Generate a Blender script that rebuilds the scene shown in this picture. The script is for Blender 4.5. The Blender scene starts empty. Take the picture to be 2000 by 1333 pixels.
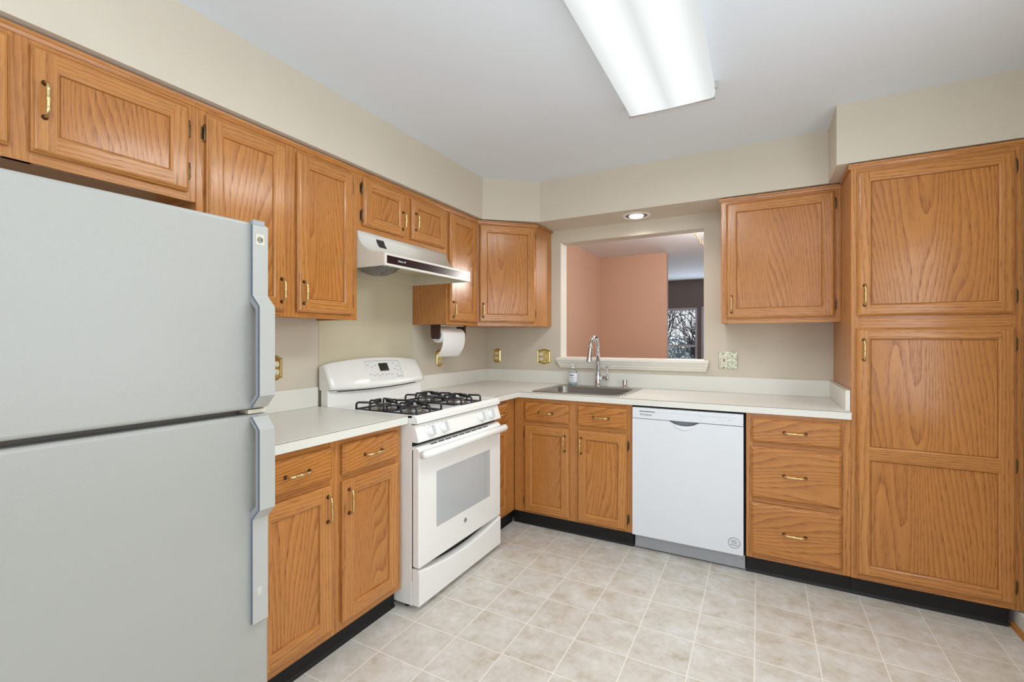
import bpy, bmesh, math, random
from mathutils import Vector, Matrix
random.seed(7)
S = bpy.context.scene
COL = S.collection
PI = math.pi

# ------------------------------------------------------------------ camera
cam_d = bpy.data.cameras.new('camera')
cam = bpy.data.objects.new('camera', cam_d)
COL.objects.link(cam)
cam.location = (2.0826, -3.4091, 1.2717)
cam.rotation_euler = (PI / 2, 0, 0.4959)
cam_d.sensor_width = 36.0
cam_d.sensor_fit = 'HORIZONTAL'
cam_d.lens = 896.15 / 2000 * 36
cam_d.shift_x = 0.00065
cam_d.shift_y = -0.0018
cam_d.clip_start = 0.02
S.camera = cam

# ------------------------------------------------------------------ world, exposure, main lights
S.view_settings.view_transform = 'Standard'
S.view_settings.look = 'None'
S.view_settings.exposure = 0.05
S.view_settings.gamma = 1.0
S.view_settings.use_curve_mapping = False
w = bpy.data.worlds.new('daylight')
S.world = w
w.use_nodes = True
bg = w.node_tree.nodes['Background']
bg.inputs[0].default_value = (0.86, 0.93, 1.0, 1)
bg.inputs[1].default_value = 1.2
S.cycles.max_bounces = 10
S.cycles.diffuse_bounces = 6
S.cycles.use_denoising = True
S.cycles.sample_clamp_indirect = 6

def lamp(name, kind, loc, energy, color=(1, 1, 1), rot=(0, 0, 0), **kw):
    d = bpy.data.lights.new(name, kind)
    d.energy = energy
    d.color = color
    for k, v in kw.items():
        setattr(d, k, v)
    o = bpy.data.objects.new(name, d)
    COL.objects.link(o)
    o.location = loc
    o.rotation_euler = rot
    return o

# dimensions ------------------------------------------------------------
H = 2.438          # ceiling
SB = 2.14          # soffit underside
XR = 3.088         # right wall
YREAR = -5.4
XS = 0.322         # soffit face, left run
YS = -0.322        # soffit face, back run
TS, TX, TY = 0.2243, 0.7192, -0.6768      # floor tile pitch and phase
LX = 1.708         # fluorescent fixture centre line
lamp('ceiling_light_glow', 'AREA', (LX, -1.74, 2.335), 13.5, (0.95, 0.99, 1.0), shape='RECTANGLE', size=0.34, size_y=1.14)
lamp('rear_fill', 'AREA', (1.9, YREAR + 0.02, 1.25), 11, (0.84, 0.93, 1.0), (-PI / 2, 0, PI), shape='RECTANGLE', size=2.2, size_y=2.1)  # added fill lamp behind the camera, standing in for unseen daylight

lamp('side_fill', 'AREA', (XR + 0.02, -2.45, 1.35), 16, (0.88, 0.95, 1.0), (0, PI / 2, 0), shape='RECTANGLE', size=1.2, size_y=1.5)  # added fill lamp out of view, brightens the left run and range
lamp('ceiling_bounce_fill', 'AREA', (2.25, -3.75, 1.35), 33, (0.86, 0.94, 1.0), (PI, 0, 0), shape='DISK', size=0.4)  # unseen fill lamp aimed upward, added to brighten the ceiling

# ------------------------------------------------------------------ materials
def lin(c):
    r = []
    for v in c:
        v = v / 255
        r.append(v / 12.92 if v <= 0.04045 else ((v + 0.055) / 1.055) ** 2.4)
    return (r[0], r[1], r[2], 1)

def mat(name, rgb, rough=0.5, metal=0.0, **kw):
    m = bpy.data.materials.new(name)
    m.use_nodes = True
    b = m.node_tree.nodes['Principled BSDF']
    b.inputs['Base Color'].default_value = lin(rgb)
    b.inputs['Roughness'].default_value = rough
    b.inputs['Metallic'].default_value = metal
    for k, v in kw.items():
        b.inputs[k].default_value = v
    return m

class NT:
    """small node helper"""
    def __init__(s, m):
        s.m = m; s.t = m.node_tree; s.b = s.t.nodes['Principled BSDF']
    def n(s, kind, **kw):
        x = s.t.nodes.new(kind)
        for k, v in kw.items():
            setattr(x, k, v)
        return x
    def l(s, a, b):
        s.t.links.new(a, b)
    def math(s, op, a, b=None, c=None):
        x = s.n('ShaderNodeMath', operation=op)
        for i, v in enumerate((a, b, c)):
            if v is None: continue
            if isinstance(v, (int, float)): x.inputs[i].default_value = v
            else: s.l(v, x.inputs[i])
        return x.outputs[0]
    def noise(s, vec, scale, detail=3, rough=0.5, dims='3D'):
        x = s.n('ShaderNodeTexNoise', noise_dimensions=dims)
        x.inputs['Scale'].default_value = scale
        x.inputs['Detail'].default_value = detail
        x.inputs['Roughness'].default_value = rough
        if vec is not None: s.l(vec, x.inputs['Vector'])
        return x.outputs[0]
    def ramp(s, f, stops):
        x = s.n('ShaderNodeValToRGB')
        e = x.color_ramp.elements
        while len(e) < len(stops): e.new(0.5)
        for i, (p, c) in enumerate(stops):
            e[i].position = p
            e[i].color = c if len(c) == 4 else lin(c)
        s.l(f, x.inputs[0])
        return x.outputs[0]
    def map(s, vec, scale, loc=(0, 0, 0)):
        x = s.n('ShaderNodeMapping')
        x.inputs['Scale'].default_value = scale
        x.inputs['Location'].default_value = loc
        s.l(vec, x.inputs[0])
        return x.outputs[0]
    def mix(s, f, a, b, mode='MIX'):
        x = s.n('ShaderNodeMix', data_type='RGBA', blend_type=mode)
        for i, v in ((0, f), (6, a), (7, b)):
            if isinstance(v, (int, float)): x.inputs[i].default_value = v
            elif isinstance(v, tuple): x.inputs[i].default_value = v
            else: s.l(v, x.inputs[i])
        return x.outputs[2]
    def bump(s, h, strength, dist=0.001):
        x = s.n('ShaderNodeBump')
        x.inputs['Strength'].default_value = strength
        x.inputs['Distance'].default_value = dist
        s.l(h, x.inputs['Height'])
        s.l(x.outputs[0], s.b.inputs['Normal'])

def oak(name, light, mid, dark, rough=0.3, fig=40.0, cathedral=False):
    m = mat(name, mid, rough)
    t = NT(m)
    uv = t.n('ShaderNodeUVMap', uv_map='grain').outputs[0]
    warp = t.noise(t.map(uv, (3.3, 0.38, 1)), 1.0, 1.2, 0.35)
    sx = t.n('ShaderNodeSeparateXYZ'); t.l(uv, sx.inputs[0])
    wob = t.noise(t.map(uv, (14, 5, 1)), 1.0, 2)
    q = t.math('ADD', t.math('MULTIPLY', warp, fig), t.math('MULTIPLY', sx.outputs[0], 62.0))
    q = t.math('ADD', q, t.math('MULTIPLY', wob, 0.9))
    fr = t.math('FRACT', q)
    if cathedral:
        # flat-sawn board: rings cut at a shallow angle, nested pointed ovals about the board's heart
        uu = t.math('ADD', sx.outputs[0], t.math('MULTIPLY', t.math('SUBTRACT', warp, 0.5), 0.10))
        vv = t.math('MULTIPLY', sx.outputs[1], 0.17)
        d2 = t.math('ADD', t.math('MULTIPLY', uu, uu), t.math('MULTIPLY', vv, vv))
        rad = t.math('SQRT', t.math('ADD', d2, 0.00004))
        lo = t.noise(t.map(uv, (7, 0.8, 1), (5, 2, 0)), 1.0, 1.5)
        q = t.math('ADD', t.math('MULTIPLY', rad, 96.0), t.math('MULTIPLY', lo, 4.5))
        q = t.math('ADD', q, t.math('MULTIPLY', wob, 0.8))
    # asymmetric growth ring: soft rise, sharp drop
    ring = t.math('POWER', fr, 2.2)
    fine = t.noise(t.map(uv, (230, 7, 1)), 1.0, 3, 0.6)
    pores = t.noise(t.map(uv, (420, 16, 1)), 1.0, 2, 0.6)
    broad = t.noise(t.map(uv, (5, 0.9, 1), (3, 7, 0)), 1.0, 2)
    c = t.mix(t.math('MULTIPLY', ring, 0.75), lin(light), lin(mid))
    pmask = t.ramp(pores, [(0.50, (0, 0, 0, 1)), (0.66, (1, 1, 1, 1))])
    pm = t.math('MULTIPLY', pmask, t.math('ADD', t.math('MULTIPLY', ring, 0.72), 0.18))
    c = t.mix(pm, c, lin(dark))
    fm = t.ramp(fine, [(0.3, (0.88, 0.86, 0.84, 1)), (0.7, (1.07, 1.07, 1.07, 1))])
    c = t.mix(1.0, c, fm, 'MULTIPLY')
    bm_ = t.ramp(broad, [(0.3, (0.90, 0.87, 0.84, 1)), (0.7, (1.06, 1.07, 1.08, 1))])
    c = t.mix(1.0, c, bm_, 'MULTIPLY')
    t.l(c, t.b.inputs['Base Color'])
    t.l(t.math('ADD', t.math('MULTIPLY', pores, 0.2), rough - 0.08), t.b.inputs['Roughness'])
    t.b.inputs['Specular IOR Level'].default_value = 0.5
    t.bump(t.math('SUBTRACT', 1.0, pm), 0.22, 0.0006)
    return m

def paint(name, rgb, rough=0.6, mottled=0.03, bumpy=0.05, spec=0.3):
    m = mat(name, rgb, rough)
    t = NT(m)
    co = t.n('ShaderNodeTexCoord').outputs['Object']
    n1 = t.noise(co, 1.6, 3)
    f = t.ramp(n1, [(0.3, (1 - mottled,) * 3 + (1,)), (0.7, (1 + mottled,) * 3 + (1,))])
    c = t.mix(1.0, lin(rgb), f, 'MULTIPLY')
    t.l(c, t.b.inputs['Base Color'])
    t.b.inputs['Specular IOR Level'].default_value = spec
    t.bump(t.noise(co, 220, 2), bumpy, 0.0006)
    return m

OAK = oak('oak_honey', (199, 138, 76), (171, 106, 52), (112, 64, 28), 0.18, 13.0)
OAKP = oak('oak_honey_panel', (194, 131, 68), (164, 99, 46), (106, 60, 26), 0.17, 40.0, True)
OAKS = oak('oak_side_veneer', (196, 138, 80), (174, 112, 60), (120, 70, 32), 0.30, 18.0)
WALL = paint('wall_cream_paint', (210, 201, 185))
CEIL = paint('ceiling_white_paint', (225, 231, 238), 0.8, 0.015, 0.04, 0.2)
SPLASH = paint('smooth_wall_panel', (206, 198, 172), 0.35, 0.02, 0.02, 0.4)
PEACH = paint('peach_wall_paint', (214, 182, 160), 0.7, 0.02, 0.05, 0.2)
TAUPE = paint('taupe_wall_paint', (136, 124, 120), 0.7)
DCEIL = paint('dining_ceiling_paint', (230, 235, 242), 0.8, 0.01)
TRIMW = mat('trim_white_gloss', (234, 230, 220), 0.35)
LAM = paint('counter_laminate', (229, 228, 220), 0.32, 0.012, 0.02, 0.45)
LAMSEAM = mat('laminate_seam_brown', (120, 108, 96), 0.6)
BLACKV = mat('black_vinyl_kick', (10, 10, 12), 0.6)
BLACK = mat('black_gap', (8, 8, 8), 0.7)
APPL = mat('appliance_white_enamel', (242, 242, 239), 0.16)
APPLC = mat('appliance_bisque_edge', (214, 208, 192), 0.3)
DWW = mat('dishwasher_white', (226, 230, 236), 0.3)
DWK = mat('dishwasher_kick_grey', (172, 174, 180), 0.35, 0.3)
GREYM = mat('print_grey', (150, 152, 156), 0.5)
DARKP = mat('print_dark', (45, 45, 50), 0.5)
BRASS = mat('handle_brass', (224, 198, 142), 0.22, 1.0)
BRONZE = mat('dark_bronze', (70, 50, 34), 0.4, 0.6)
HINGE = mat('hinge_antique_brass', (112, 94, 70), 0.3, 1.0)
GOLD = mat('polished_brass_plate', (214, 192, 126), 0.16, 1.0)
IVORY = mat('receptacle_ivory', (232, 226, 206), 0.4)
CHROME = mat('chrome', (214, 216, 220), 0.07, 1.0)
STEEL = mat('brushed_stainless', (188, 185, 181), 0.28, 1.0)
IRON = mat('grate_black_enamel', (32, 34, 40), 0.32)
ALU = mat('burner_aluminium', (176, 174, 170), 0.35, 1.0)
BURNCAP = mat('burner_cap_grey', (92, 88, 82), 0.5, 0.3)
HOODM = mat('hood_almond_enamel', (222, 219, 210), 0.25)
HOODIN = mat('hood_inside_almond', (206, 198, 176), 0.4)
HOODB = mat('hood_dark_band', (38, 18, 24), 0.18)
WHITEP = mat('print_white', (232, 232, 232), 0.5)
BROWNP = mat('brown_plastic', (58, 30, 22), 0.28)
PAPER = paint('paper_towel_white', (240, 240, 240), 0.9, 0.01, 0.3, 0.1)
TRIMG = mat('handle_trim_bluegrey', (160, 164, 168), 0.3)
OVENG = mat('oven_window_grey', (186, 190, 192), 0.12)
SHOE = OAK
def fridge_mat():
    m = mat('fridge_textured_white', (170, 170, 165), 0.3)
    t = NT(m)
    co = t.n('ShaderNodeTexCoord').outputs['Object']
    t.bump(t.noise(co, 260, 3, 0.6), 0.35, 0.0012)
    return m
FRIDGE = fridge_mat()
FRSM = mat('fridge_smooth_white', (182, 183, 179), 0.25)

def floor_mat():
    m = mat('vinyl_tile_floor', (220, 210, 196), 0.36)
    t = NT(m)
    co = t.n('ShaderNodeTexCoord').outputs['Object']
    sx = t.n('ShaderNodeSeparateXYZ'); t.l(co, sx.inputs[0])
    fx = t.math('DIVIDE', t.math('SUBTRACT', sx.outputs[0], TX), TS)
    fy = t.math('DIVIDE', t.math('SUBTRACT', sx.outputs[1], TY), TS)
    def edge(f):
        a = t.math('FRACT', f)
        return t.math('MINIMUM', a, t.math('SUBTRACT', 1.0, a))
    d = t.math('MINIMUM', edge(fx), edge(fy))
    line = t.math('LESS_THAN', d, 0.0095)
    # each tile shifts the marbling
    cell = t.n('ShaderNodeCombineXYZ')
    t.l(t.math('FLOOR', fx), cell.inputs[0]); t.l(t.math('FLOOR', fy), cell.inputs[1])
    wn = t.n('ShaderNodeTexWhiteNoise', noise_dimensions='2D'); t.l(cell.outputs[0], wn.inputs[0])
    off = t.n('ShaderNodeVectorMath', operation='MULTIPLY_ADD')
    t.l(wn.outputs['Color'], off.inputs[0]); off.inputs[1].default_value = (9, 9, 9); t.l(co, off.inputs[2])
    n1 = t.noise(off.outputs[0], 9.5, 6, 0.66)
    n2 = t.noise(off.outputs[0], 26, 5, 0.65)
    mixn = t.math('ADD', t.math('MULTIPLY', n1, 0.66), t.math('MULTIPLY', n2, 0.34))
    c = t.ramp(mixn, [(0.34, (188, 174, 154)), (0.44, (204, 197, 185)), (0.54, (213, 209, 201)), (0.66, (226, 225, 221))])
    c = t.mix(line, c, lin((238, 233, 222)))
    t.l(c, t.b.inputs['Base Color'])
    t.l(t.math('ADD', t.math('MULTIPLY', n2, 0.2), 0.27), t.b.inputs['Roughness'])
    t.bump(t.math('SUBTRACT', 1.0, line), 0.12, 0.0008)
    return m
FLOOR = floor_mat()

def emit(name, rgb, strength):
    m = bpy.data.materials.new(name)
    m.use_nodes = True
    nt = m.node_tree
    nt.nodes.remove(nt.nodes['Principled BSDF'])
    e = nt.nodes.new('ShaderNodeEmission')
    e.inputs[0].default_value = lin(rgb)
    e.inputs[1].default_value = strength
    nt.links.new(e.outputs[0], nt.nodes['Material Output'].inputs[0])
    return m

# ------------------------------------------------------------------ mesh builder
class MB:
    def __init__(s):
        s.v = []; s.f = []; s.uv = []; s.m = []; s.sm = []
    def face(s, pts, m=0, g='z', off=(0, 0), smooth=False):
        i0 = len(s.v)
        pts = [Vector(p) for p in pts]
        n = Vector((0, 0, 0))
        for i in range(len(pts)):
            a, b = pts[i], pts[(i + 1) % len(pts)]
            n += Vector(((a.y - b.y) * (a.z + b.z), (a.z - b.z) * (a.x + b.x), (a.x - b.x) * (a.y + b.y)))
        n.normalize() if n.length else None
        gv = {'x': Vector((1, 0, 0)), 'y': Vector((0, 1, 0)), 'z': Vector((0, 0, 1))}[g]
        if abs(n.dot(gv)) > 0.9:
            gv = Vector((0, 1, 0)) if g != 'y' else Vector((1, 0, 0))
            if abs(n.dot(gv)) > 0.9: gv = Vector((0, 0, 1))
        uvec = n.cross(gv)
        s.v += [tuple(p) for p in pts]
        s.f.append(tuple(range(i0, i0 + len(pts))))
        s.uv.append([(p.dot(uvec) + off[0], p.dot(gv) + off[1]) for p in pts])
        s.m.append(m); s.sm.append(smooth)
    def bm(s, bm, m=0, g='z', M=None, smooth=False):
        off = (random.uniform(0, 20), random.uniform(0, 20))
        for f in bm.faces:
            pts = [v.co.copy() for v in f.verts]
            if M is not None: pts = [M @ p for p in pts]
            s.face(pts, m, g, off, smooth)
        bm.free()
        return s
    def box(s, x0, x1, y0, y1, z0, z1, m=0, g='z', bev=0.0, seg=2, M=None):
        bm = bmesh.new()
        bmesh.ops.create_cube(bm, size=1)
        for v in bm.verts:
            v.co = Vector(((x0 + x1) / 2 + v.co.x * (x1 - x0), (y0 + y1) / 2 + v.co.y * (y1 - y0), (z0 + z1) / 2 + v.co.z * (z1 - z0)))
        if bev > 0:
            bmesh.ops.bevel(bm, geom=bm.edges[:], offset=bev, segments=seg, affect='EDGES', profile=0.5)
        return s.bm(bm, m, g, M)
    def prism(s, pts, ax, a, b, m=0, g='z', smooth=False, caps=True):
        """extrude a 2-D polygon along axis ax from a to b (pts are the two other coordinates in xyz order)"""
        off = (random.uniform(0, 20), random.uniform(0, 20))
        def P(p, t):
            if ax == 'x': return (t, p[0], p[1])
            if ax == 'y': return (p[0], t, p[1])
            return (p[0], p[1], t)
        n = len(pts)
        for i in range(n):
            p, q = pts[i], pts[(i + 1) % n]
            s.face([P(p, a), P(q, a), P(q, b), P(p, b)], m, g, off, smooth)
        if caps:
            s.face([P(p, a) for p in reversed(pts)], m, g, off)
            s.face([P(p, b) for p in pts], m, g, off)
        return s
    def tube(s, path, r, seg=10, m=0, caps=True):
        path = [Vector(p) for p in path]
        n = len(path)
        rs = r if isinstance(r, (list, tuple)) else [r] * n
        rings = []
        t0 = (path[1] - path[0]).normalized()
        up = Vector((0, 0, 1)) if abs(t0.z) < 0.9 else Vector((1, 0, 0))
        u = t0.cross(up).normalized()
        for i, p in enumerate(path):
            if i == 0: t = t0
            elif i == n - 1: t = (path[-1] - path[-2]).normalized()
            else: t = ((path[i] - path[i - 1]).normalized() + (path[i + 1] - path[i]).normalized()).normalized()
            u = (u - t * u.dot(t)).normalized()
            v = t.cross(u)
            rings.append([p + (u * math.cos(2 * PI * k / seg) + v * math.sin(2 * PI * k / seg)) * rs[i] for k in range(seg)])
        for i in range(n - 1):
            for k in range(seg):
                k2 = (k + 1) % seg
                s.face([rings[i][k], rings[i][k2], rings[i + 1][k2], rings[i + 1][k]], m, 'z', (0, 0), True)
        if caps:
            s.face(list(reversed(rings[0])), m); s.face(rings[-1], m)
        return s
    def lathe(s, prof, c=(0, 0, 0), ax='z', seg=24, m=0, ms=None):
        """prof: (radius, height) list along axis ax"""
        c = Vector(c)
        def P(r, h, k):
            a = 2 * PI * k / seg
            x, y = r * math.cos(a), r * math.sin(a)
            if ax == 'z': return c + Vector((x, y, h))
            if ax == 'y': return c + Vector((y, h, x))
            return c + Vector((h, x, y))
        for i in range(len(prof) - 1):
            (r0, h0), (r1, h1) = prof[i], prof[i + 1]
            mm = ms[i] if ms else m
            for k in range(seg):
                q = [P(r0, h0, k), P(r0, h0, k + 1), P(r1, h1, k + 1), P(r1, h1, k)]
                if r0 == 0: q = [q[0], q[2], q[3]]
                elif r1 == 0: q = [q[0], q[1], q[2]]
                s.face(q, mm, 'z', (0, 0), True)
        return s
    def rings(s, w, h, prof, m=0, offs=None):
        """mitred rectangular loft in the XZ plane: prof = (inset, y)"""
        o = offs or [(random.uniform(0, 20), random.uniform(0, 20)) for _ in range(4)]
        for (i0, y0), (i1, y1) in zip(prof[:-1], prof[1:]):
            a = [(i0, y0, i0), (w - i0, y0, i0), (w - i0, y0, h - i0), (i0, y0, h - i0)]
            b = [(i1, y1, i1), (w - i1, y1, i1), (w - i1, y1, h - i1), (i1, y1, h - i1)]
            for k, g in ((0, 'x'), (1, 'z'), (2, 'x'), (3, 'z')):
                k2 = (k + 1) % 4
                s.face([a[k], a[k2], b[k2], b[k]], m, g, o[k])
        return s
    def build(s, name, mats, parent=None, loc=None, rot=None):
        me = bpy.data.meshes.new(name)
        me.from_pydata(s.v, [], s.f)
        if not isinstance(mats, (list, tuple)): mats = [mats]
        for x in mats: me.materials.append(x)
        uvl = me.uv_layers.new(name='grain')
        k = 0
        for fi, fuv in enumerate(s.uv):
            for c in fuv:
                uvl.data[k].uv = c
                k += 1
        for p, mi, sm in zip(me.polygons, s.m, s.sm):
            p.material_index = mi
            p.use_smooth = sm
        b = bmesh.new(); b.from_mesh(me)
        bmesh.ops.remove_doubles(b, verts=b.verts[:], dist=1e-5)
        bmesh.ops.recalc_face_normals(b, faces=b.faces[:])
        b.to_mesh(me); b.free()
        o = bpy.data.objects.new(name, me)
        COL.objects.link(o)
        if parent is not None: o.parent = parent
        if loc is not None: o.location = loc
        if rot is not None: o.rotation_euler = rot
        return o

def tag(o, label=None, cat=None, group=None, kind=None):
    if label: o['label'] = label
    if cat: o['category'] = cat
    if group: o['group'] = group
    if kind: o['kind'] = kind
    return o
def thing(name, label, cat, loc=(0, 0, 0), rz=0.0, group=None):
    o = bpy.data.objects.new(name, None)
    COL.objects.link(o)
    o.location = loc
    o.rotation_euler = (0, 0, rz)
    o.empty_display_size = 0.1
    return tag(o, label, cat, group)
def struct(name, mb, mats, label=None, cat=None):
    o = mb.build(name, mats)
    o['kind'] = 'structure'
    if label: tag(o, label, cat)
    return o
def text_mesh(txt, size, shear=0.0, bold=0.0):
    c = bpy.data.curves.new('lettering', 'FONT')
    c.body = txt; c.size = size; c.shear = shear; c.offset = bold
    c.align_x = 'CENTER'; c.align_y = 'CENTER'
    c.extrude = 0.0003
    o = bpy.data.objects.new('lettering', c)
    COL.objects.link(o)
    bpy.context.view_layer.update()
    me = bpy.data.meshes.new_from_object(o.evaluated_get(bpy.context.evaluated_depsgraph_get()))
    bpy.data.objects.remove(o)
    return me
def lettering(name, txt, size, m, parent, loc, rot, shear=0.0, bold=0.0):
    me = text_mesh(txt, size, shear, bold)
    me.materials.clear(); me.materials.append(m)
    o = bpy.data.objects.new(name, me)
    COL.objects.link(o)
    o.parent = parent; o.location = loc; o.rotation_euler = rot
    return o

# ------------------------------------------------------------------ room shell
b = MB(); b.box(-0.12, XR + 0.12, YREAR, 0.0, -0.1, 0.0)
struct('floor', b, FLOOR)
b = MB(); b.box(-0.12, XR + 0.12, YREAR, 0.0, H, H + 0.1)
struct('ceiling', b, CEIL)
b = MB(); b.box(-0.12, 0, YREAR, 0.12, 0, H)
struct('wall_left', b, WALL)
OX0, OX1, OZ0, OZ1 = 0.685, 1.745, 1.10, 2.037
b = MB()
b.box(0, OX0, 0, 0.12, 0, H); b.box(OX1, XR + 0.12, 0, 0.12, 0, H)
b.box(OX0, OX1, 0, 0.12, 0, OZ0); b.box(OX0, OX1, 0, 0.12, OZ1, H)
struct('wall_back', b, WALL)
b = MB(); b.box(XR, XR + 0.12, YREAR, -3.2, 0, H); b.box(XR, XR + 0.12, -1.7, 0, 0, H)
b.box(XR, XR + 0.12, -3.2, -1.7, 0, 0.75); b.box(XR, XR + 0.12, -3.2, -1.7, 1.95, H)  # unseen opening, added for the side fill light
struct('wall_right', b, WALL)
b = MB()
b.box(-0.12, 0.75, YREAR - 0.12, YREAR, 0, H); b.box(3.0, XR + 0.12, YREAR - 0.12, YREAR, 0, H); b.box(0.75, 3.0, YREAR - 0.12, YREAR, 2.1, H)  # unseen opening, added to let light in from behind
struct('wall_rear', b, WALL)
# soffits
b = MB()
b.prism([(0.0, -0.0), (0.0, YREAR), (XS, YREAR), (XS, -0.592), (0.652, YS), (2.42, YS), (2.42, -0.626), (XR, -0.626), (XR, 0.0)], 'z', SB, H)
struct('trim_1', b, WALL, 'cream painted soffit boxed in above the oak wall cabinets', 'soffit')
# smooth wall panel behind range
b = MB(); b.box(0.0, 0.003, -1.735, -0.976, 0.88, 1.66, bev=0.0008, seg=1)
b.lathe([(0, 0.002), (0.003, 0.002), (0.003, 0)], (0.003, -1.005, 1.615), 'x', 8, 1)
struct('trim_2', b, [SPLASH, DARKP], 'smooth cream wall panel behind the gas range', 'wall panel')
# pass-through jamb liner + ledge
b = MB()
b.box(OX0, OX0 + 0.004, 0.0005, 0.1195, 1.128, OZ1)
struct('trim_3', b, TRIMW, 'white jamb of the pass-through opening', 'trim')
b = MB()
b.box(OX0, OX1, 0.0, 0.14, OZ0, 1.128)
b.box(0.668, 1.782, -0.058, 0.0, 1.103, 1.128, bev=0.006)
a0, a1 = 0.672, 1.778
pr = [(0.0, 1.103), (-0.048, 1.103), (-0.046, 1.092), (-0.034, 1.075), (-0.030, 1.063), (-0.022, 1.058), (-0.020, 1.048), (0.0, 1.048)]
off = (3, 3)
for (p, q) in zip(pr[:-1], pr[1:]):
    k0, k1 = (0.048 + p[0]) * 0.6, (0.048 + q[0]) * 0.6
    k0 = 0.03 if p[0] == 0 and p[1] < 1.1 else k0
    k1 = 0.03 if q[0] == 0 else k1
    k0 = min(k0, 0.028); k1 = min(k1, 0.028)
    b.face([(a0 + k0, p[0], p[1]), (a1 - k0, p[0], p[1]), (a1 - k1, q[0], q[1]), (a0 + k1, q[0], q[1])])
for sgn, a in ((1, a0), (-1, a1)):
    b.face([(a + sgn * min((0.048 + p[0]) * 0.6, 0.028), p[0], p[1]) for p in pr])
struct('trim_4', b, TRIMW, 'white moulded ledge under the pass-through opening', 'ledge')
# right baseboard with oak shoe
b = MB(); b.box(XR - 0.014, XR, -2.6, -0.0, 0, 0.085, bev=0.004)
struct('baseboard_right', b, TRIMW)
b = MB(); b.prism([(XR - 0.014, 0), (XR - 0.014, 0.02), (XR - 0.02, 0.019), (XR - 0.028, 0.012), (XR - 0.031, 0)], 'y', -2.6, -0.56, 0, 'y')
struct('trim_5', b, OAK, 'oak shoe moulding along the right baseboard', 'shoe moulding')

# ------------------------------------------------------------------ rooms beyond the pass-through
b = MB()
b.box(-0.05, 0.07, 0.12, 3.0, 0, H)
struct('wall_dining_left', b, PEACH)
b = MB(); b.box(-0.05, 0.985, 3.0, 3.12, 0, H, bev=0.004)
struct('wall_dining_end', b, PEACH)
b = MB(); b.box(0.0705, XR + 0.9, 0.1205, 0.1235, 0, 1.09); b.box(0.0705, OX0 - 0.003, 0.1205, 0.1235, 1.09, H); b.box(OX1 + 0.003, XR + 0.9, 0.1205, 0.1235, 1.09, H); b.box(OX0 - 0.003, OX1 + 0.003, 0.1205, 0.1235, OZ1 + 0.003, H)
struct('wall_dining_front', b, PEACH)
b = MB(); b.box(-2.6, 4.1, 0.12, 6.4, -0.1, 0)
struct('floor_dining', b, mat('tan_carpet', (150, 132, 112), 0.95))
b = MB(); b.box(-2.6, 4.1, 0.12, 6.4, H, H + 0.1)
struct('ceiling_dining', b, DCEIL)
b = MB(); b.box(3.98, 4.1, 0.12, 6.4, 0, H)
struct('wall_dining_right', b, PEACH)
b = MB(); b.box(-2.6, -2.5, 3.0, 6.4, 0, H); b.box(-2.6, -0.05, 3.0, 3.12, 0, H)
struct('wall_living_left', b, TAUPE)
WY = 6.2
W1 = (0.36, 1.015); W2 = (1.082, 1.74); WZ = (0.62, 1.90)
b = MB()
b.box(-2.6, W1[0], WY, WY + 0.14, 0, H); b.box(W1[1], W2[0], WY, WY + 0.14, WZ[0], WZ[1]); b.box(W2[1], 4.1, WY, WY + 0.14, 0, H)
b.box(W1[0], W2[1], WY, WY + 0.14, WZ[1], H); b.box(W1[0], W2[1], WY, WY + 0.14, 0, WZ[0])
struct('wall_living_far', b, TAUPE)
WINW = mat('window_vinyl_white', (222, 228, 238), 0.4)
GLASS = mat('window_glass', (255, 255, 255), 0.02, 0.0)
GLASS.node_tree.nodes['Principled BSDF'].inputs['Transmission Weight'].default_value = 1.0
GLASS.node_tree.nodes['Principled BSDF'].inputs['IOR'].default_value = 1.02
for k, (a, c) in enumerate((W1, W2)):
    wn = bpy.data.objects.new('window_%d' % (k + 1), None); COL.objects.link(wn)
    wn.location = (a, WY, WZ[0]); wn['kind'] = 'structure'
    ww, hh = c - a, WZ[1] - WZ[0]
    b = MB()
    for (x0, x1, z0, z1) in ((0, 0.045, 0, hh), (ww - 0.045, ww, 0, hh), (0.045, ww - 0.045, 0, 0.045), (0.045, ww - 0.045, hh - 0.06, hh), (0.045, ww - 0.045, 0.50, 0.54)):
        b.box(x0, x1, 0.03, 0.09, z0, z1, bev=0.004)
    b.build('window_frame', WINW, wn)
    b = MB()
    for j in (1, 2):
        x = 0.045 + (ww - 0.09) * j / 3
        b.box(x - 0.007, x + 0.007, 0.05, 0.07, 0.045, hh - 0.06)
    for z in (0.27, 0.87):
        b.box(0.045, ww - 0.045, 0.051, 0.069, z - 0.006, z + 0.006)
    b.build('muntin_grid', WINW, wn)
    b = MB(); b.box(0.045, ww - 0.045, 0.058, 0.062, 0.045, hh - 0.06)
    b.build('window_pane', GLASS, wn)
bl = thing('window_blind', 'white slatted mini blind hanging in the far right-hand window', 'blind', (W2[0], WY, WZ[0]))
b = MB(); b.box(0.02, 0.62, -0.02, 0.02, 1.25, 1.28, bev=0.003); b.build('headrail', WINW, bl)
b = MB()
for i in range(56):
    z = 0.03 + i * 0.0216
    b.face([(0.025, -0.011, z - 0.004), (0.615, -0.011, z - 0.004), (0.615, 0.011, z + 0.004), (0.025, 0.011, z + 0.004)])
b.build('slats', WINW, bl)

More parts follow.
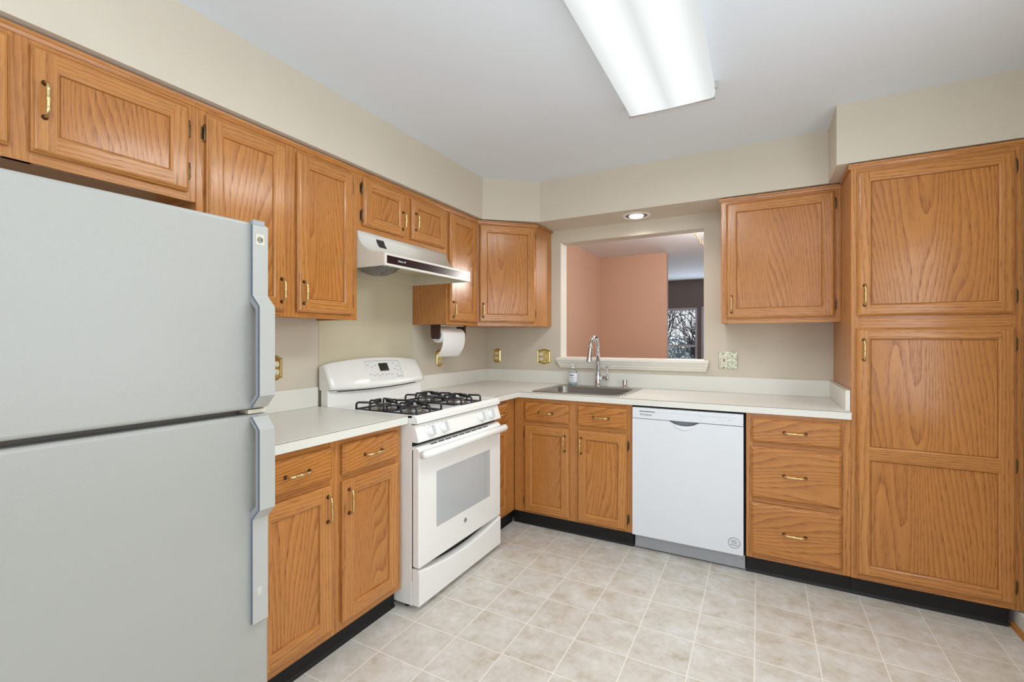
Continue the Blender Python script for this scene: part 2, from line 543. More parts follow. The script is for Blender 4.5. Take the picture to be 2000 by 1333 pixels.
# outside: ground and bare trees
b = MB(); b.box(-60, 60, WY + 0.2, 120, -0.9, -0.8)
g = struct('ground_outside', b, paint('frosted_lawn', (150, 155, 150), 0.95, 0.25, 0.3))
BARK = paint('bark_grey', (74, 66, 62), 0.9, 0.2, 0.4)
def grow(b, p, d, ln, r, lev):
    q = p + d * ln
    mid = p + d * ln * 0.5 + Vector((random.uniform(-1, 1), random.uniform(-1, 1), random.uniform(-1, 1))) * ln * 0.06
    b.tube([p, mid, q], [r, r * 0.85, r * 0.68], 5 if lev < 3 else 4, 0, False)
    if lev >= 5: return
    for i in range(3 if lev < 4 else 4):
        ax = Vector((random.uniform(-1, 1), random.uniform(-1, 1), random.uniform(-0.4, 0.9)))
        nd = (d + ax * 0.8).normalized()
        st = p + d * ln * random.uniform(0.45, 1.0)
        grow(b, st if i else q, nd, ln * random.uniform(0.62, 0.82), r * 0.56, lev + 1)
for (x, y, hgt, lab) in ((0.75, 9.6, 1.0, 'bare grey tree outside the far window, nearest the glass'), (-1.2, 11.4, 0.8, 'bare tree with low branches just behind the nearest one outside'), (0.5, 13.6, 1.2, 'bare tree with a wide crown in the middle of the far view'), (-1.6, 15.0, 1.7, 'bare tree farther off, left of the far window view'), (0.4, 18.0, 1.9, 'farthest bare tree seen through the far window')):
    b = MB(); grow(b, Vector((0, 0, 0)), Vector((0.05, 0, 1)), hgt, 0.075 * hgt, 0)
    o = b.build('bare_tree', BARK, None, (x, y, -0.82)); tag(o, lab, 'tree', 'bare trees outside')

b = MB()
for i in range(5200):
    x_, y_ = random.uniform(-5.5, 2.5), random.uniform(20.0, 21.6)
    z_ = -0.8 + 2.1 * random.random() ** 1.2
    a_ = random.uniform(0, PI); l_ = random.uniform(0.05, 0.16); e_ = random.uniform(-1, 1)
    dx, dy, dz = math.cos(a_) * l_, math.sin(a_) * l_, e_ * l_
    b.face([(x_, y_, z_), (x_ + dx, y_ + dy, z_ + dz), (x_ + dx * 0.9, y_ + dy * 0.9, z_ + dz + 0.07), (x_, y_, z_ + 0.06)])
o = b.build('hedge', mat('winter_hedge_bluegrey', (104, 118, 128), 0.9)); tag(o, 'grey winter hedge seen low through the far window', 'hedge', None, 'stuff')

# swag chain + pendant in the dining area
ch = thing('dining_pendant', 'brass swag chain of a pendant lamp hanging from the dining room ceiling', 'pendant lamp', (1.475, 1.5, H))
b = MB()
b.lathe([(0.0, -0.02), (0.012, -0.02), (0.02, -0.006), (0.022, 0.0)], (0, 0, 0), 'z', 12)
b.build('ceiling_hook', BRASS, ch)
b = MB()
P = []
NL = 34
for i in range(NL + 1):
    t = i / NL
    P.append(Vector((0.52 * t, 0.0, -0.02 - 1.2 * t * (1 - t))))
for i in range(NL):
    a, c = P[i], P[i + 1]
    mid = (a + c) / 2; d = (c - a).normalized(); ln = (c - a).length * 0.66
    side = Vector((0, 1, 0)) if i % 2 else d.cross(Vector((0, 1, 0)))
    pts = [mid + d * ln * math.cos(2 * PI * k / 10) + side * 0.013 * math.sin(2 * PI * k / 10) for k in range(11)]
    b.tube(pts, 0.0034, 5, 0, False)
b.build('chain', BRASS, ch)
b = MB(); b.tube([(0.52, 0, -0.02), (0.52, 0, -0.47)], 0.004, 6); b.build('stem', BRASS, ch)
b = MB(); b.lathe([(0.0, -0.10), (0.08, -0.095), (0.15, -0.06), (0.20, 0.0), (0.195, 0.0), (0.145, -0.054), (0.08, -0.088), (0.0, -0.092)], (0.52, 0, -0.52), 'z', 28)
b.build('lamp_bowl', IVORY, ch)
b = MB(); b.lathe([(0.0, 0.05), (0.02, 0.045), (0.03, 0.02), (0.02, -0.01), (0.014, -0.04), (0.0, -0.09)], (0.52, 0, -0.52), 'z', 16)
b.build('bulb', emit('pendant_bulb_glow', (255, 222, 180), 6), ch)
lamp('pendant_light', 'POINT', (1.995, 1.42, H - 0.44), 60, (1.0, 0.93, 0.87), shadow_soft_size=0.2)
lamp('living_room_daylight', 'AREA', (1.05, 6.17, 1.26), 30, (0.80, 0.89, 1.0), (-PI / 2, 0, 0), shape='RECTANGLE', size=1.3, size_y=1.2)

# ------------------------------------------------------------------ cabinet hardware
def handle_mesh():
    b = MB()
    L = 0.048
    path = [(0, 0, -L), (0, -0.012, -L), (0, -0.020, -L * 0.92), (0, -0.0245, -L * 0.7)]
    rad = [0.0042, 0.0040, 0.0042, 0.0046]
    for i in range(-9, 10):
        z = i / 9 * L * 0.52
        path.append((0, -0.0255 + 0.0008 * abs(i) / 9, z))
        rad.append(0.0046 + (0.0012 if i % 2 else 0.0) + (0.0010 if abs(i) < 2 else 0))
    path += [(0, -0.0245, L * 0.7), (0, -0.020, L * 0.92), (0, -0.012, L), (0, 0, L)]
    rad += [0.0046, 0.0042, 0.0040, 0.0042]
    b.tube(path, rad, 8, 0)
    for z in (-L, L):
        b.lathe([(0.0, -0.007), (0.0048, -0.0065), (0.0072, -0.0035), (0.0078, 0.0), (0.0, 0.0)], (0, 0, z), 'y', 12, 1)
    return b
_h = handle_mesh().build('handle', [BRASS, BRONZE])
HMESH = _h.data
bpy.data.objects.remove(_h)
def hinge_mesh():
    b = MB()
    b.lathe([(0, -0.031), (0.003, -0.031), (0.0042, -0.028), (0.0042, 0.028), (0.003, 0.031), (0, 0.031)], (0, -0.007, 0), 'z', 8)
    b.box(-0.001, 0.009, -0.0025, 0, -0.022, 0.022, bev=0.0006, seg=1)
    b.lathe([(0, -0.0035), (0.0028, -0.003), (0.003, -0.0025)], (0.006, 0, 0.015), 'y', 6)
    b.lathe([(0, -0.0035), (0.0028, -0.003), (0.003, -0.0025)], (0.006, 0, -0.015), 'y', 6)
    return b
_h = hinge_mesh().build('hinge', HINGE)
GMESH = _h.data
bpy.data.objects.remove(_h)
def add_handle(parent, x, y, z, horiz=False):
    o = bpy.data.objects.new('handle', HMESH); COL.objects.link(o)
    o.parent = parent; o.location = (x, y, z)
    if horiz: o.rotation_euler = (0, PI / 2, 0)
    return o
def add_hinge(parent, x, z, right):
    o = bpy.data.objects.new('hinge', GMESH); COL.objects.link(o)
    o.parent = parent; o.location = (x, 0.0022, z)
    if not right: o.scale = (-1, 1, 1)
    return o

DT = 0.020
def door(parent, x0, x1, z0, z1, hinge='R', handle=None, horiz=False, fw=0.052, midrail=None, hz=None, name='door', y=-0.0028):
    """framed oak door with a recessed panel; handle = (x from left, z from bottom)"""
    w_, h_ = x1 - x0, z1 - z0
    b = MB()
    b.rings(w_, h_, [(0, 0), (0, -0.011), (0.0035, -0.0135), (0.0065, -0.0175), (0.0115, -0.0195)])
    e = 0.0115
    yf = -0.0195
    def rc(xa, xb, za, zb, g):
        b.face([(xa, yf, za), (xb, yf, za), (xb, yf, zb), (xa, yf, zb)], 0, g, (random.uniform(0, 20), random.uniform(0, 20)))
    rc(e, fw, e, h_ - e, 'z'); rc(w_ - fw, w_ - e, e, h_ - e, 'z')
    rc(fw, w_ - fw, e, fw, 'x'); rc(fw, w_ - fw, h_ - fw, h_ - e, 'x')
    opens = [(fw, h_ - fw)]
    if midrail:
        ma, mb_ = midrail[0] - z0, midrail[1] - z0
        rc(fw, w_ - fw, ma, mb_, 'x')
        opens = [(fw, ma), (mb_, h_ - fw)]
    panels = []
    for (za, zb) in opens:
        pr = [(0, yf), (0.003, yf + 0.0015), (0.0065, yf + 0.003), (0.0085, yf + 0.0085), (0.0085, -0.004)]
        sub = MB(); sub.rings(w_ - 2 * fw, zb - za, pr)
        for f, uvv in zip(sub.f, sub.uv):
            i0 = len(b.v)
            b.v += [(sub.v[i][0] + fw, sub.v[i][1], sub.v[i][2] + za) for i in f]
            b.f.append(tuple(range(i0, i0 + len(f)))); b.uv.append(uvv); b.m.append(0); b.sm.append(False)
        panels.append((fw + 0.0097, w_ - fw - 0.0097, za + 0.0097, zb - 0.0097))
    b.face([(0, 0, 0), (0, 0, h_), (w_, 0, h_), (w_, 0, 0)])
    d = b.build(name, OAK, parent, (x0, y, z0))
    for (xa, xb, za, zb) in panels:
        p = MB(); p.box(xa, xb, -0.0105, -0.004, za, zb, 0, 'z')
        du, dv = random.uniform(-0.06, 0.06), random.choice((0.0, 0.45, -0.55, 0.12, 0.8)) * min(1.0, (zb - za) / 0.5) + random.uniform(-0.08, 0.08)
        if random.random() < 0.3: du += random.choice((-0.3, 0.3))
        p.uv = [[((p.v[i][0] - (xa + xb) / 2) + du, (p.v[i][2] - (za + zb) / 2) + dv) for i in f] for f in p.f]
        p.build('panel', OAKP, d)
    if handle:
        add_handle(d, handle[0], yf, handle[1], horiz)
    for z in (hz or (0.068, h_ - 0.068)):
        if hinge == 'R': add_hinge(d, w_ + 0.0035, z, True)
        elif hinge == 'L': add_hinge(d, -0.0035, z, False)
    return d
def drawer(parent, x0, x1, z0, z1, name='drawer', handle=True):
    w_, h_ = x1 - x0, z1 - z0
    b = MB()
    o = (random.uniform(0, 20), random.uniform(0, 20))
    b.rings(w_, h_, [(0, 0), (0, -0.0105), (0.004, -0.0130), (0.0085, -0.0175), (0.0125, -0.0195)], 0, [o, (o[0] + 5, o[1]), o, (o[0] + 9, o[1])])
    e = 0.0125
    b.face([(e, -0.0195, e), (w_ - e, -0.0195, e), (w_ - e, -0.0195, h_ - e), (e, -0.0195, h_ - e)], 0, 'x', o)
    b.face([(0, 0, 0), (0, 0, h_), (w_, 0, h_), (w_, 0, 0)])
    du, dv = random.uniform(-0.09, 0.09), random.uniform(-0.35, 0.35)
    b.uv = [[((b.v[i][2] - h_ / 2) + du, (b.v[i][0] - w_ / 2) + dv) for i in f] for f in b.f]
    d = b.build(name, OAKP, parent, (x0, -0.0028, z0))
    if handle: add_handle(d, w_ / 2, -0.0195, h_ * 0.5, True)
    return d
def frame(parent, w_, z0, z1, stiles, rails, depth, sides='LR', crown=True, bottom=True, name='cabinet_body', crownL=True, crownR=True):
    """face frame (y 0..0.02) + carcass; stiles (x0,x1), rails (x0,x1,z0,z1)"""
    b = MB()
    for (a, c) in stiles: b.box(a, c, 0.0, 0.02, z0, z1, 0, 'z', 0.0012, 1)
    for (a, c, za, zb) in rails: b.box(a, c, 0.0002, 0.0198, za, zb, 0, 'x')
    b.build('face_frame', OAK, parent)
    b = MB()
    b.box(0.0, 0.014, 0.02, depth, z0 + 0.002, z1, 0, 'z')
    b.box(w_ - 0.014, w_, 0.02, depth, z0 + 0.002, z1, 0, 'z')
    b.box(0.014, w_ - 0.014, 0.02, depth, z0 + 0.012, z0 + 0.026, 0, 'x')
    b.box(0.014, w_ - 0.014, 0.02, depth, z1 - 0.016, z1 - 0.001, 0, 'x')
    b.box(0.014, w_ - 0.014, depth - 0.006, depth, z0 + 0.026, z1 - 0.016, 0, 'z')
    b.build(name, OAKS, parent)
    if crown:
        b = MB()
        xa, xb = (-0.0 if not crownL else -0.011), (w_ if not crownR else w_ + 0.011)
        b.prism([(0.0, z1 - 0.022), (-0.003, z1 - 0.022), (-0.006, z1 - 0.012), (-0.009, z1 - 0.009), (-0.010, z1), (0.0, z1)], 'x', xa, xb, 0, 'x')
        b.build('crown_moulding', OAK, parent)

ZT, ZB = 2.134, 1.368
R90 = PI / 2
FX = 0.287     # face frame plane of the left wall cabinets
UD = FX - 0.001
def wallcab(name, label, y0, y1, zb, loc=None, rz=R90, fx=FX):
    return thing(name, label, 'cabinet', loc or (fx, y0, 0), rz), y1 - y0

# cabinet above fridge (local x = world y)
c, W = wallcab('wall_cabinet', 'short oak wall cabinet above the refrigerator with wide low doors', -3.41, -2.4915, 1.766)
frame(c, W, 1.766, ZT, [(0, 0.04), (W - 0.028, W), (0.435, 0.495)], [(0.04, W - 0.028, 1.766, 1.80), (0.04, W - 0.028, 2.088, ZT)], UD, crownL=False, crownR=False)
door(c, 0.03, 0.446, 1.796, 2.095, 'L', (0.365, 0.14), hz=(0.075, 0.225))
door(c, 0.487, 0.8885, 1.796, 2.095, 'R', (0.026, 0.15), hz=(0.075, 0.225))
# tall double
c, W = wallcab('wall_cabinet', 'tall double-door oak wall cabinet between refrigerator and range hood', -2.491, -1.7355, ZB)
frame(c, W, ZB, ZT, [(0, 0.036), (W - 0.045, W), (0.335, 0.42)], [(0.036, W - 0.036, ZB, ZB + 0.034), (0.036, W - 0.036, 2.088, ZT)], UD, crownL=False, crownR=False)
door(c, 0.029, 0.349, 1.393, 2.095, 'L', (0.295, 0.085))
door(c, 0.405, 0.718, 1.393, 2.095, 'R', (0.026, 0.085))
# over hood
c, W = wallcab('wall_cabinet', 'small double-door oak wall cabinet directly above the range hood', -1.735, -0.9805, 1.828)
frame(c, W, 1.828, ZT, [(0, 0.036), (W - 0.036, W), (0.335, 0.415)], [(0.036, W - 0.036, 1.828, 1.862), (0.036, W - 0.036, 2.088, ZT)], UD, crownL=False, crownR=False)
door(c, 0.030, 0.342, 1.855, 2.095, 'L', (0.287, 0.085), fw=0.047, hz=(0.05, 0.19))
door(c, 0.402, 0.724, 1.855, 2.095, 'R', (0.026, 0.105), fw=0.047, hz=(0.05, 0.19))
# narrow
c, W = wallcab('wall_cabinet', 'narrow single-door oak wall cabinet right of hood, over the paper towels', -0.98, -0.606, ZB)
frame(c, W, ZB, ZT, [(0, 0.036), (W - 0.03, W)], [(0.036, W - 0.03, ZB, ZB + 0.034), (0.036, W - 0.03, 2.088, ZT)], UD, crownL=False, crownR=False)
door(c, 0.022, 0.352, 1.393, 2.103, None, (0.027, 0.075))
# diagonal corner
AX, AY, BX, BY = FX, -0.6055, 0.6055, -FX
W = math.hypot(BX - AX, BY - AY)
c = thing('corner_wall_cabinet', 'angled corner oak wall cabinet beside the pass-through', 'cabinet', (AX, AY, 0), math.atan2(BY - AY, BX - AX))
b = MB()
b.box(0, 0.03, 0.0, 0.018, ZB, ZT, 0, 'z', 0.001, 1); b.box(W - 0.03, W, 0, 0.018, ZB, ZT, 0, 'z', 0.001, 1)
b.box(0.03, W - 0.03, 0.0002, 0.0178, ZB, ZB + 0.034, 0, 'x'); b.box(0.03, W - 0.03, 0.0002, 0.0178, 2.088, ZT, 0, 'x')
b.build('face_frame', OAK, c)
inv = Matrix.Rotation(-math.atan2(BY - AY, BX - AX), 4, 'Z') @ Matrix.Translation((-AX, -AY, 0))
def L2(x, y):
    v = inv @ Vector((x, y, 0)); return (v.x, v.y)
b = MB()
b.prism([L2(AX - 0.004, AY + 0.016), L2(0.003, AY + 0.0165), L2(0.003, -0.003), L2(BX, -0.003), L2(BX, BY + 0.001), L2(BX - 0.016, BY + 0.004)], 'z', ZB + 0.002, ZT - 0.001)
b.build('cabinet_body', OAKS, c)
b = MB()
cz = [(0.0, ZT - 0.022), (-0.003, ZT - 0.022), (-0.006, ZT - 0.012), (-0.009, ZT - 0.009), (-0.010, ZT), (0.0, ZT)]
b.prism(cz, 'x', -0.005, W + 0.012, 0, 'x')
d0, d1 = L2(BX + 0.0165, BY - 0.004), L2(BX + 0.0165, -0.003)
d2, d3 = L2(BX, -0.003), L2(BX, BY)
b.prism([d0, d1, d2, d3], 'z', ZT - 0.012, ZT, 0, 'x')
b.build('crown_moulding', OAK, c)
door(c, 0.012, W - 0.012, 1.395, 2.105, 'R', (0.027, 0.085))
# right of pass-through
c, W = wallcab('wall_cabinet', 'square single-door oak wall cabinet right of the pass-through', 0, 0.606, ZB, (1.874, -0.30, 0), 0)
frame(c, W, ZB, ZT, [(0, 0.036), (W - 0.036, W)], [(0.036, W - 0.036, ZB, ZB + 0.034), (0.036, W - 0.036, 2.088, ZT)], 0.299, crownR=False)
door(c, 0.028, 0.576, 1.398, 2.098, 'R', (0.030, 0.085))
# pantry
PX = 2.4805
c = thing('pantry_cabinet', 'full-height oak pantry cabinet with upper and lower door at right', 'cabinet', (PX, -0.612, 0))
W = XR - 0.0015 - PX
b = MB()
b.box(0, 0.036, 0, 0.02, 0.092, ZT, 0, 'z', 0.0012, 1); b.box(W - 0.036, W, 0, 0.02, 0.092, ZT, 0, 'z', 0.0012, 1)
for (za, zb) in ((0.092, 0.13), (1.31, 1.40), (2.08, ZT)): b.box(0.036, W - 0.036, 0.0002, 0.0198, za, zb, 0, 'x')
b.build('face_frame', OAK, c)
b = MB()
b.box(0, 0.014, 0.02, 0.61, 0.094, ZT, 0, 'z'); b.box(W - 0.014, W, 0.02, 0.595, 0.094, ZT, 0, 'z')
b.box(0.014, W - 0.014, 0.02, 0.61, 0.1, 0.114, 0, 'x'); b.box(0.014, W - 0.014, 0.02, 0.61, ZT - 0.016, ZT - 0.001, 0, 'x')
b.box(0.014, W - 0.014, 0.604, 0.61, 0.114, ZT - 0.016, 0, 'z')
b.build('cabinet_body', OAKS, c)
b = MB(); b.prism([(0.0, ZT - 0.022), (-0.003, ZT - 0.022), (-0.006, ZT - 0.012), (-0.009, ZT - 0.009), (-0.010, ZT), (0.0, ZT)], 'x', -0.011, W, 0, 'x')
b.box(-0.011, -0.0002, 0.0, 0.27, ZT - 0.014, ZT, 0, 'y')
b.build('crown_moulding', OAK, c)
b = MB(); b.box(0, W - 0.035, 0.035, 0.045, 0.0, 0.092, bev=0.001, seg=1); b.prism([(0.035, 0.0), (0.028, 0.0), (0.031, 0.008), (0.035, 0.014)], 'x', 0, W - 0.035)
b.build('toe_kick', BLACKV, c)
door(c, 0.024, 0.577, 1.385, 2.090, 'R', (0.027, 0.10), fw=0.047, hz=(0.075, 0.64))
door(c, 0.021, 0.576, 0.120, 1.325, 'R', (0.027, 1.10), fw=0.047, midrail=(0.690, 0.742), hz=(0.075, 0.60, 1.13))

# base cabinets -----------------------------------------------------------
ZC = 0.875
BF = 0.593     # left run face frame plane
def kick(parent, x0, x1, y):
    b = MB(); b.box(x0, x1, y, y + 0.01, 0.0, 0.1, bev=0.001, seg=1)
    b.prism([(y, 0.0), (y - 0.007, 0.0), (y - 0.004, 0.008), (y, 0.014)], 'x', x0, x1)
    return b.build('toe_kick', BLACKV, parent)
def basecab(c, W, stiles, rails, depth=0.585, zk=0.094, open_top=False):
    b = MB()
    for (a, e) in stiles: b.box(a, e, 0.0, 0.02, zk, ZC, 0, 'z', 0.0012, 1)
    for (a, e, za, zb) in rails: b.box(a, e, 0.0002, 0.0198, za, zb, 0, 'x')
    b.build('face_frame', OAK, c)
    b = MB()
    b.box(0.0, 0.014, 0.02, depth, 0.1, ZC, 0, 'z'); b.box(W - 0.014, W, 0.02, depth, 0.1, ZC, 0, 'z')
    b.box(0.014, W - 0.014, 0.02, depth, 0.1, 0.114, 0, 'x')
    b.box(0.014, W - 0.014, depth - 0.006, depth, 0.114, ZC, 0, 'z')
    b.build('cabinet_body', OAKS, c)
y0, y1 = -2.488, -1.7545
c = thing('base_cabinet', 'oak base cabinet with two drawers and two doors between refrigerator and range', 'cabinet', (BF, y0, 0), R90)
W = y1 - y0
basecab(c, W, [(0, 0.036), (W - 0.036, W), (0.311, 0.396)], [(0.036, W - 0.036, ZC - 0.035, ZC), (0.036, W - 0.036, 0.69, 0.73), (0.036, W - 0.036, 0.094, 0.14)])
drawer(c, 0.012, 0.327, 0.722, 0.846); drawer(c, 0.379, 0.701, 0.722, 0.846)
door(c, 0.012, 0.327, 0.128, 0.698, None, (0.289, 0.485)); door(c, 0.379, 0.701, 0.128, 0.698, 'R', (0.027, 0.485))
kick(c, 0, W, 0.04)
# narrow base at the corner
y0 = -0.972
c = thing('base_cabinet', 'narrow oak base cabinet squeezed between range and corner', 'cabinet', (BF, y0, 0), R90)
W = -0.6135 - y0
basecab(c, W, [(0, 0.025), (W - 0.12, W)], [(0.025, W - 0.12, ZC - 0.035, ZC), (0.025, W - 0.12, 0.69, 0.73), (0.025, W - 0.12, 0.094, 0.14)], depth=0.585)
drawer(c, 0.014, 0.246, 0.722, 0.846); door(c, 0.014, 0.246, 0.120, 0.698, None, (0.03, 0.485))
kick(c, 0, W + 0.03, 0.034)
# sink base
x0 = 0.595
c = thing('sink_base_cabinet', 'oak sink base cabinet with two drawer fronts and two doors', 'cabinet', (x0, -0.612, 0))
W = 1.404 - x0
basecab(c, W, [(0, 0.085), (W - 0.036, W), (0.395, 0.465)], [(0.085, W - 0.036, ZC - 0.035, ZC), (0.085, W - 0.036, 0.69, 0.73), (0.085, W - 0.036, 0.094, 0.125)], 0.60)
drawer(c, 0.083, 0.402, 0.718, 0.846, 'false_drawer'); drawer(c, 0.460, 0.779, 0.718, 0.846, 'false_drawer')
door(c, 0.083, 0.404, 0.108, 0.692, 'L', (0.294, 0.487), fw=0.05); door(c, 0.463, 0.779, 0.106, 0.690, 'R', (0.026, 0.487), fw=0.05)
kick(c, -0.02, W, 0.036)
# drawer base
x0 = 2.0185
c = thing('drawer_base_cabinet', 'oak base cabinet with three stacked drawers beside the pantry', 'cabinet', (x0, -0.612, 0))
W = PX - 0.0005 - x0
basecab(c, W, [(0, 0.036), (W - 0.036, W)], [(0.036, W - 0.036, ZC - 0.035, ZC), (0.036, W - 0.036, 0.69, 0.73), (0.036, W - 0.036, 0.39, 0.43), (0.036, W - 0.036, 0.094, 0.125)], 0.60)
drawer(c, 0.025, 0.424, 0.722, 0.848); drawer(c, 0.024, 0.423, 0.424, 0.696); drawer(c, 0.023, 0.423, 0.118, 0.396)
kick(c, 0, W, 0.036)

# ------------------------------------------------------------------ countertops
def ctop_edge(b, pts):
    """dark laminate seam along the front top edge"""
    for p, q in pts:
        b.face([(p[0], p[1], 0.9142), (q[0], q[1], 0.9142), (q[0] - p[2], q[1] - p[3], 0.9142), (p[0] - p[2], p[1] - p[3], 0.9142)], 1)
CF = 0.637
c = thing('countertop', 'off-white laminate countertop piece between refrigerator and range', 'countertop', (0, 0, 0))
b = MB(); b.box(0.0, CF, -2.490, -1.7525, 0.876, 0.914, bev=0.001, seg=1)
b.box(CF - 0.001, CF + 0.0004, -2.4895, -1.753, 0.9105, 0.9128, 1)
b.build('worktop', [LAM, LAMSEAM], c)
b = MB(); b.box(0.0, 0.02, -2.490, -1.7525, 0.9145, 1.018, bev=0.0015, seg=1); b.build('backsplash', LAM, c)
c = thing('countertop', 'L-shaped off-white laminate countertop holding the sink', 'countertop', (0, 0, 0))
SX0, SX1, SY0, SY1 = 0.715, 1.345, -0.600, -0.050      # sink rim
CX0, CX1, CY0, CY1 = 0.745, 1.315, -0.575, -0.135      # cut-out
xe = 2.4795
b = MB()
rects = [(0.0, CF, -0.9745, 0.0), (CF, CX0, -CF, 0.0), (CX1, xe, -CF, 0.0), (CX0, CX1, -CF, CY0), (CX0, CX1, CY1, 0.0)]
for (xa, xb, ya, yb) in rects:
    b.face([(xa, ya, 0.914), (xb, ya, 0.914), (xb, yb, 0.914), (xa, yb, 0.914)])
    b.face([(xa, ya, 0.876), (xa, yb, 0.876), (xb, yb, 0.876), (xb, ya, 0.876)])
loop = [(0.0, -0.9745), (CF, -0.9745), (CF, -CF), (xe, -CF), (xe, 0.0), (0.0, 0.0)]
for p, q in zip(loop, loop[1:] + loop[:1]):
    b.face([(p[0], p[1], 0.876), (q[0], q[1], 0.876), (q[0], q[1], 0.914), (p[0], p[1], 0.914)])
loop = [(CX0, CY0), (CX1, CY0), (CX1, CY1), (CX0, CY1)]
for p, q in zip(loop, loop[1:] + loop[:1]):
    b.face([(q[0], q[1], 0.876), (p[0], p[1], 0.876), (p[0], p[1], 0.914), (q[0], q[1], 0.914)])
b.box(CF - 0.001, CF + 0.0004, -0.974, -CF + 0.0004, 0.9105, 0.9128, 1)
b.box(CF + 0.0004, xe, -CF - 0.0004, -CF + 0.001, 0.9105, 0.9128, 1)
b.build('worktop', [LAM, LAMSEAM], c)
b = MB(); b.box(0.0, 0.02, -0.9745, 0.0, 0.9145, 1.018, bev=0.0015, seg=1); b.box(0.0202, xe, -0.02, 0.0, 0.9145, 1.018, bev=0.0015, seg=1)
b.build('backsplash', LAM, c)
b = MB(); b.box(xe - 0.0205, xe, -0.606, -0.0202, 0.9145, 1.018, bev=0.0015, seg=1)
b.box(xe - 0.0212, xe - 0.0198, -0.606, -0.0202, 1.0176, 1.0186, 1); b.box(xe - 0.0205, xe, -0.6066, -0.6052, 1.0176, 1.0186, 1)
b.build('end_splash', [LAM, LAMSEAM], c)

# ------------------------------------------------------------------ sink, faucet
s = thing('kitchen_sink', 'stainless steel drop-in single-bowl sink in the corner countertop', 'sink', (0, 0, 0))
def rrect(x0, x1, y0, y1, r, n=6):
    pts = []
    for cx, cy, a0 in ((x1 - r, y1 - r, 0), (x0 + r, y1 - r, 90), (x0 + r, y0 + r, 180), (x1 - r, y0 + r, 270)):
        for k in range(n + 1):
            a = math.radians(a0 + 90 * k / n)
            pts.append((cx + r * math.cos(a), cy + r * math.sin(a)))
    return pts
def loft(b, loops, m=0, close=False):
    for A, B in zip(loops[:-1], loops[1:]):
        n = len(A)
        for k in range(n):
            k2 = (k + 1) % n
            b.face([A[k], A[k2], B[k2], B[k]], m, 'z', (0, 0), True)
    if close: b.face(loops[-1], m)
def ring3(x0, x1, y0, y1, r, z): return [(p[0], p[1], z) for p in rrect(x0, x1, y0, y1, r)]
b = MB()
loft(b, [ring3(SX0, SX1, SY0, SY1, 0.02, 0.9146), ring3(SX0 + 0.002, SX1 - 0.002, SY0 + 0.002, SY1 - 0.002, 0.02, 0.920), ring3(SX0 + 0.008, SX1 - 0.008, SY0 + 0.008, SY1 - 0.008, 0.02, 0.921),
         ring3(SX0 + 0.036, SX1 - 0.036, SY0 + 0.030, CY1 - 0.013, 0.055, 0.9195), ring3(SX0 + 0.040, SX1 - 0.040, SY0 + 0.034, CY1 - 0.017, 0.055, 0.914)])
b.build('rim', STEEL, s)
b = MB()
loft(b, [ring3(SX0 + 0.040, SX1 - 0.040, SY0 + 0.034, CY1 - 0.017, 0.055, 0.914), ring3(SX0 + 0.044, SX1 - 0.044, SY0 + 0.038, CY1 - 0.021, 0.055, 0.80),
         ring3(SX0 + 0.05, SX1 - 0.05, SY0 + 0.044, CY1 - 0.027, 0.06, 0.755), ring3(SX0 + 0.08, SX1 - 0.08, SY0 + 0.074, CY1 - 0.057, 0.05, 0.742)], 0, True)
b.build('bowl', STEEL, s)
b = MB(); b.lathe([(0.045, 0.7425), (0.042, 0.746), (0.03, 0.744), (0.0, 0.743)], (1.03, -0.36, 0), 'z', 20); b.build('drain', CHROME, s)
FXc, FYc = 1.022, -0.088
f = thing('kitchen_faucet', 'chrome gooseneck pull-down faucet on the sink rim', 'faucet', (FXc, FYc, 0.9208))
b = MB(); b.lathe([(0.0, 0), (0.03, 0), (0.03, 0.004), (0.0245, 0.006), (0.024, 0.07), (0.0225, 0.085), (0.0175, 0.098), (0.0150, 0.105), (0, 0.105)], (0, 0, 0), 'z', 24)
b.build('base', CHROME, f)
b = MB()
pth = [(0, 0, 0.10), (0, 0, 0.27)]
R = 0.088
for k in range(1, 15):
    a = PI * k / 14 * 0.93
    pth.append((0, -R + R * math.cos(a), 0.27 + R * 1.1 * math.sin(a)))
b.tube(pth, 0.0142, 16)
b.build('spout', CHROME, f)
e0 = Vector(pth[-1]); dr = (Vector(pth[-1]) - Vector(pth[-2])).normalized()
b = MB(); b.tube([e0, e0 + dr * 0.004, e0 + dr * 0.01, e0 + dr * 0.06, e0 + dr * 0.108, e0 + dr * 0.112], [0.0145, 0.0165, 0.0170, 0.0185, 0.0205, 0.018], 16)
b.box(-0.004, 0.004, e0.y - 0.019 - 0.014, e0.y - 0.03 + 0.012, e0.z - 0.065, e0.z - 0.05, 1)
b.build('spray_head', [CHROME, DARKP], f)
b = MB(); b.tube([(0.018, 0, 0.062), (0.066, 0, 0.062), (0.074, 0, 0.062), (0.082, 0, 0.062)], [0.0165, 0.0165, 0.0175, 0.016], 16)
b.tube([(0.072, 0, 0.075), (0.070, 0, 0.10), (0.067, 0, 0.155)], [0.005, 0.0045, 0.0058], 10)
b.build('lever_handle', CHROME, f)
o = MB().lathe([(0.0, 0.0), (0.024, 0), (0.024, 0.003), (0.0185, 0.004), (0.0185, 0.05), (0.017, 0.055), (0.0, 0.056)], (0, 0, 0), 'z', 20).build('air_gap_cap', CHROME, None, (1.222, -0.082, 0.9208))
tag(o, 'short chrome cylindrical cap right of the faucet', 'air gap')
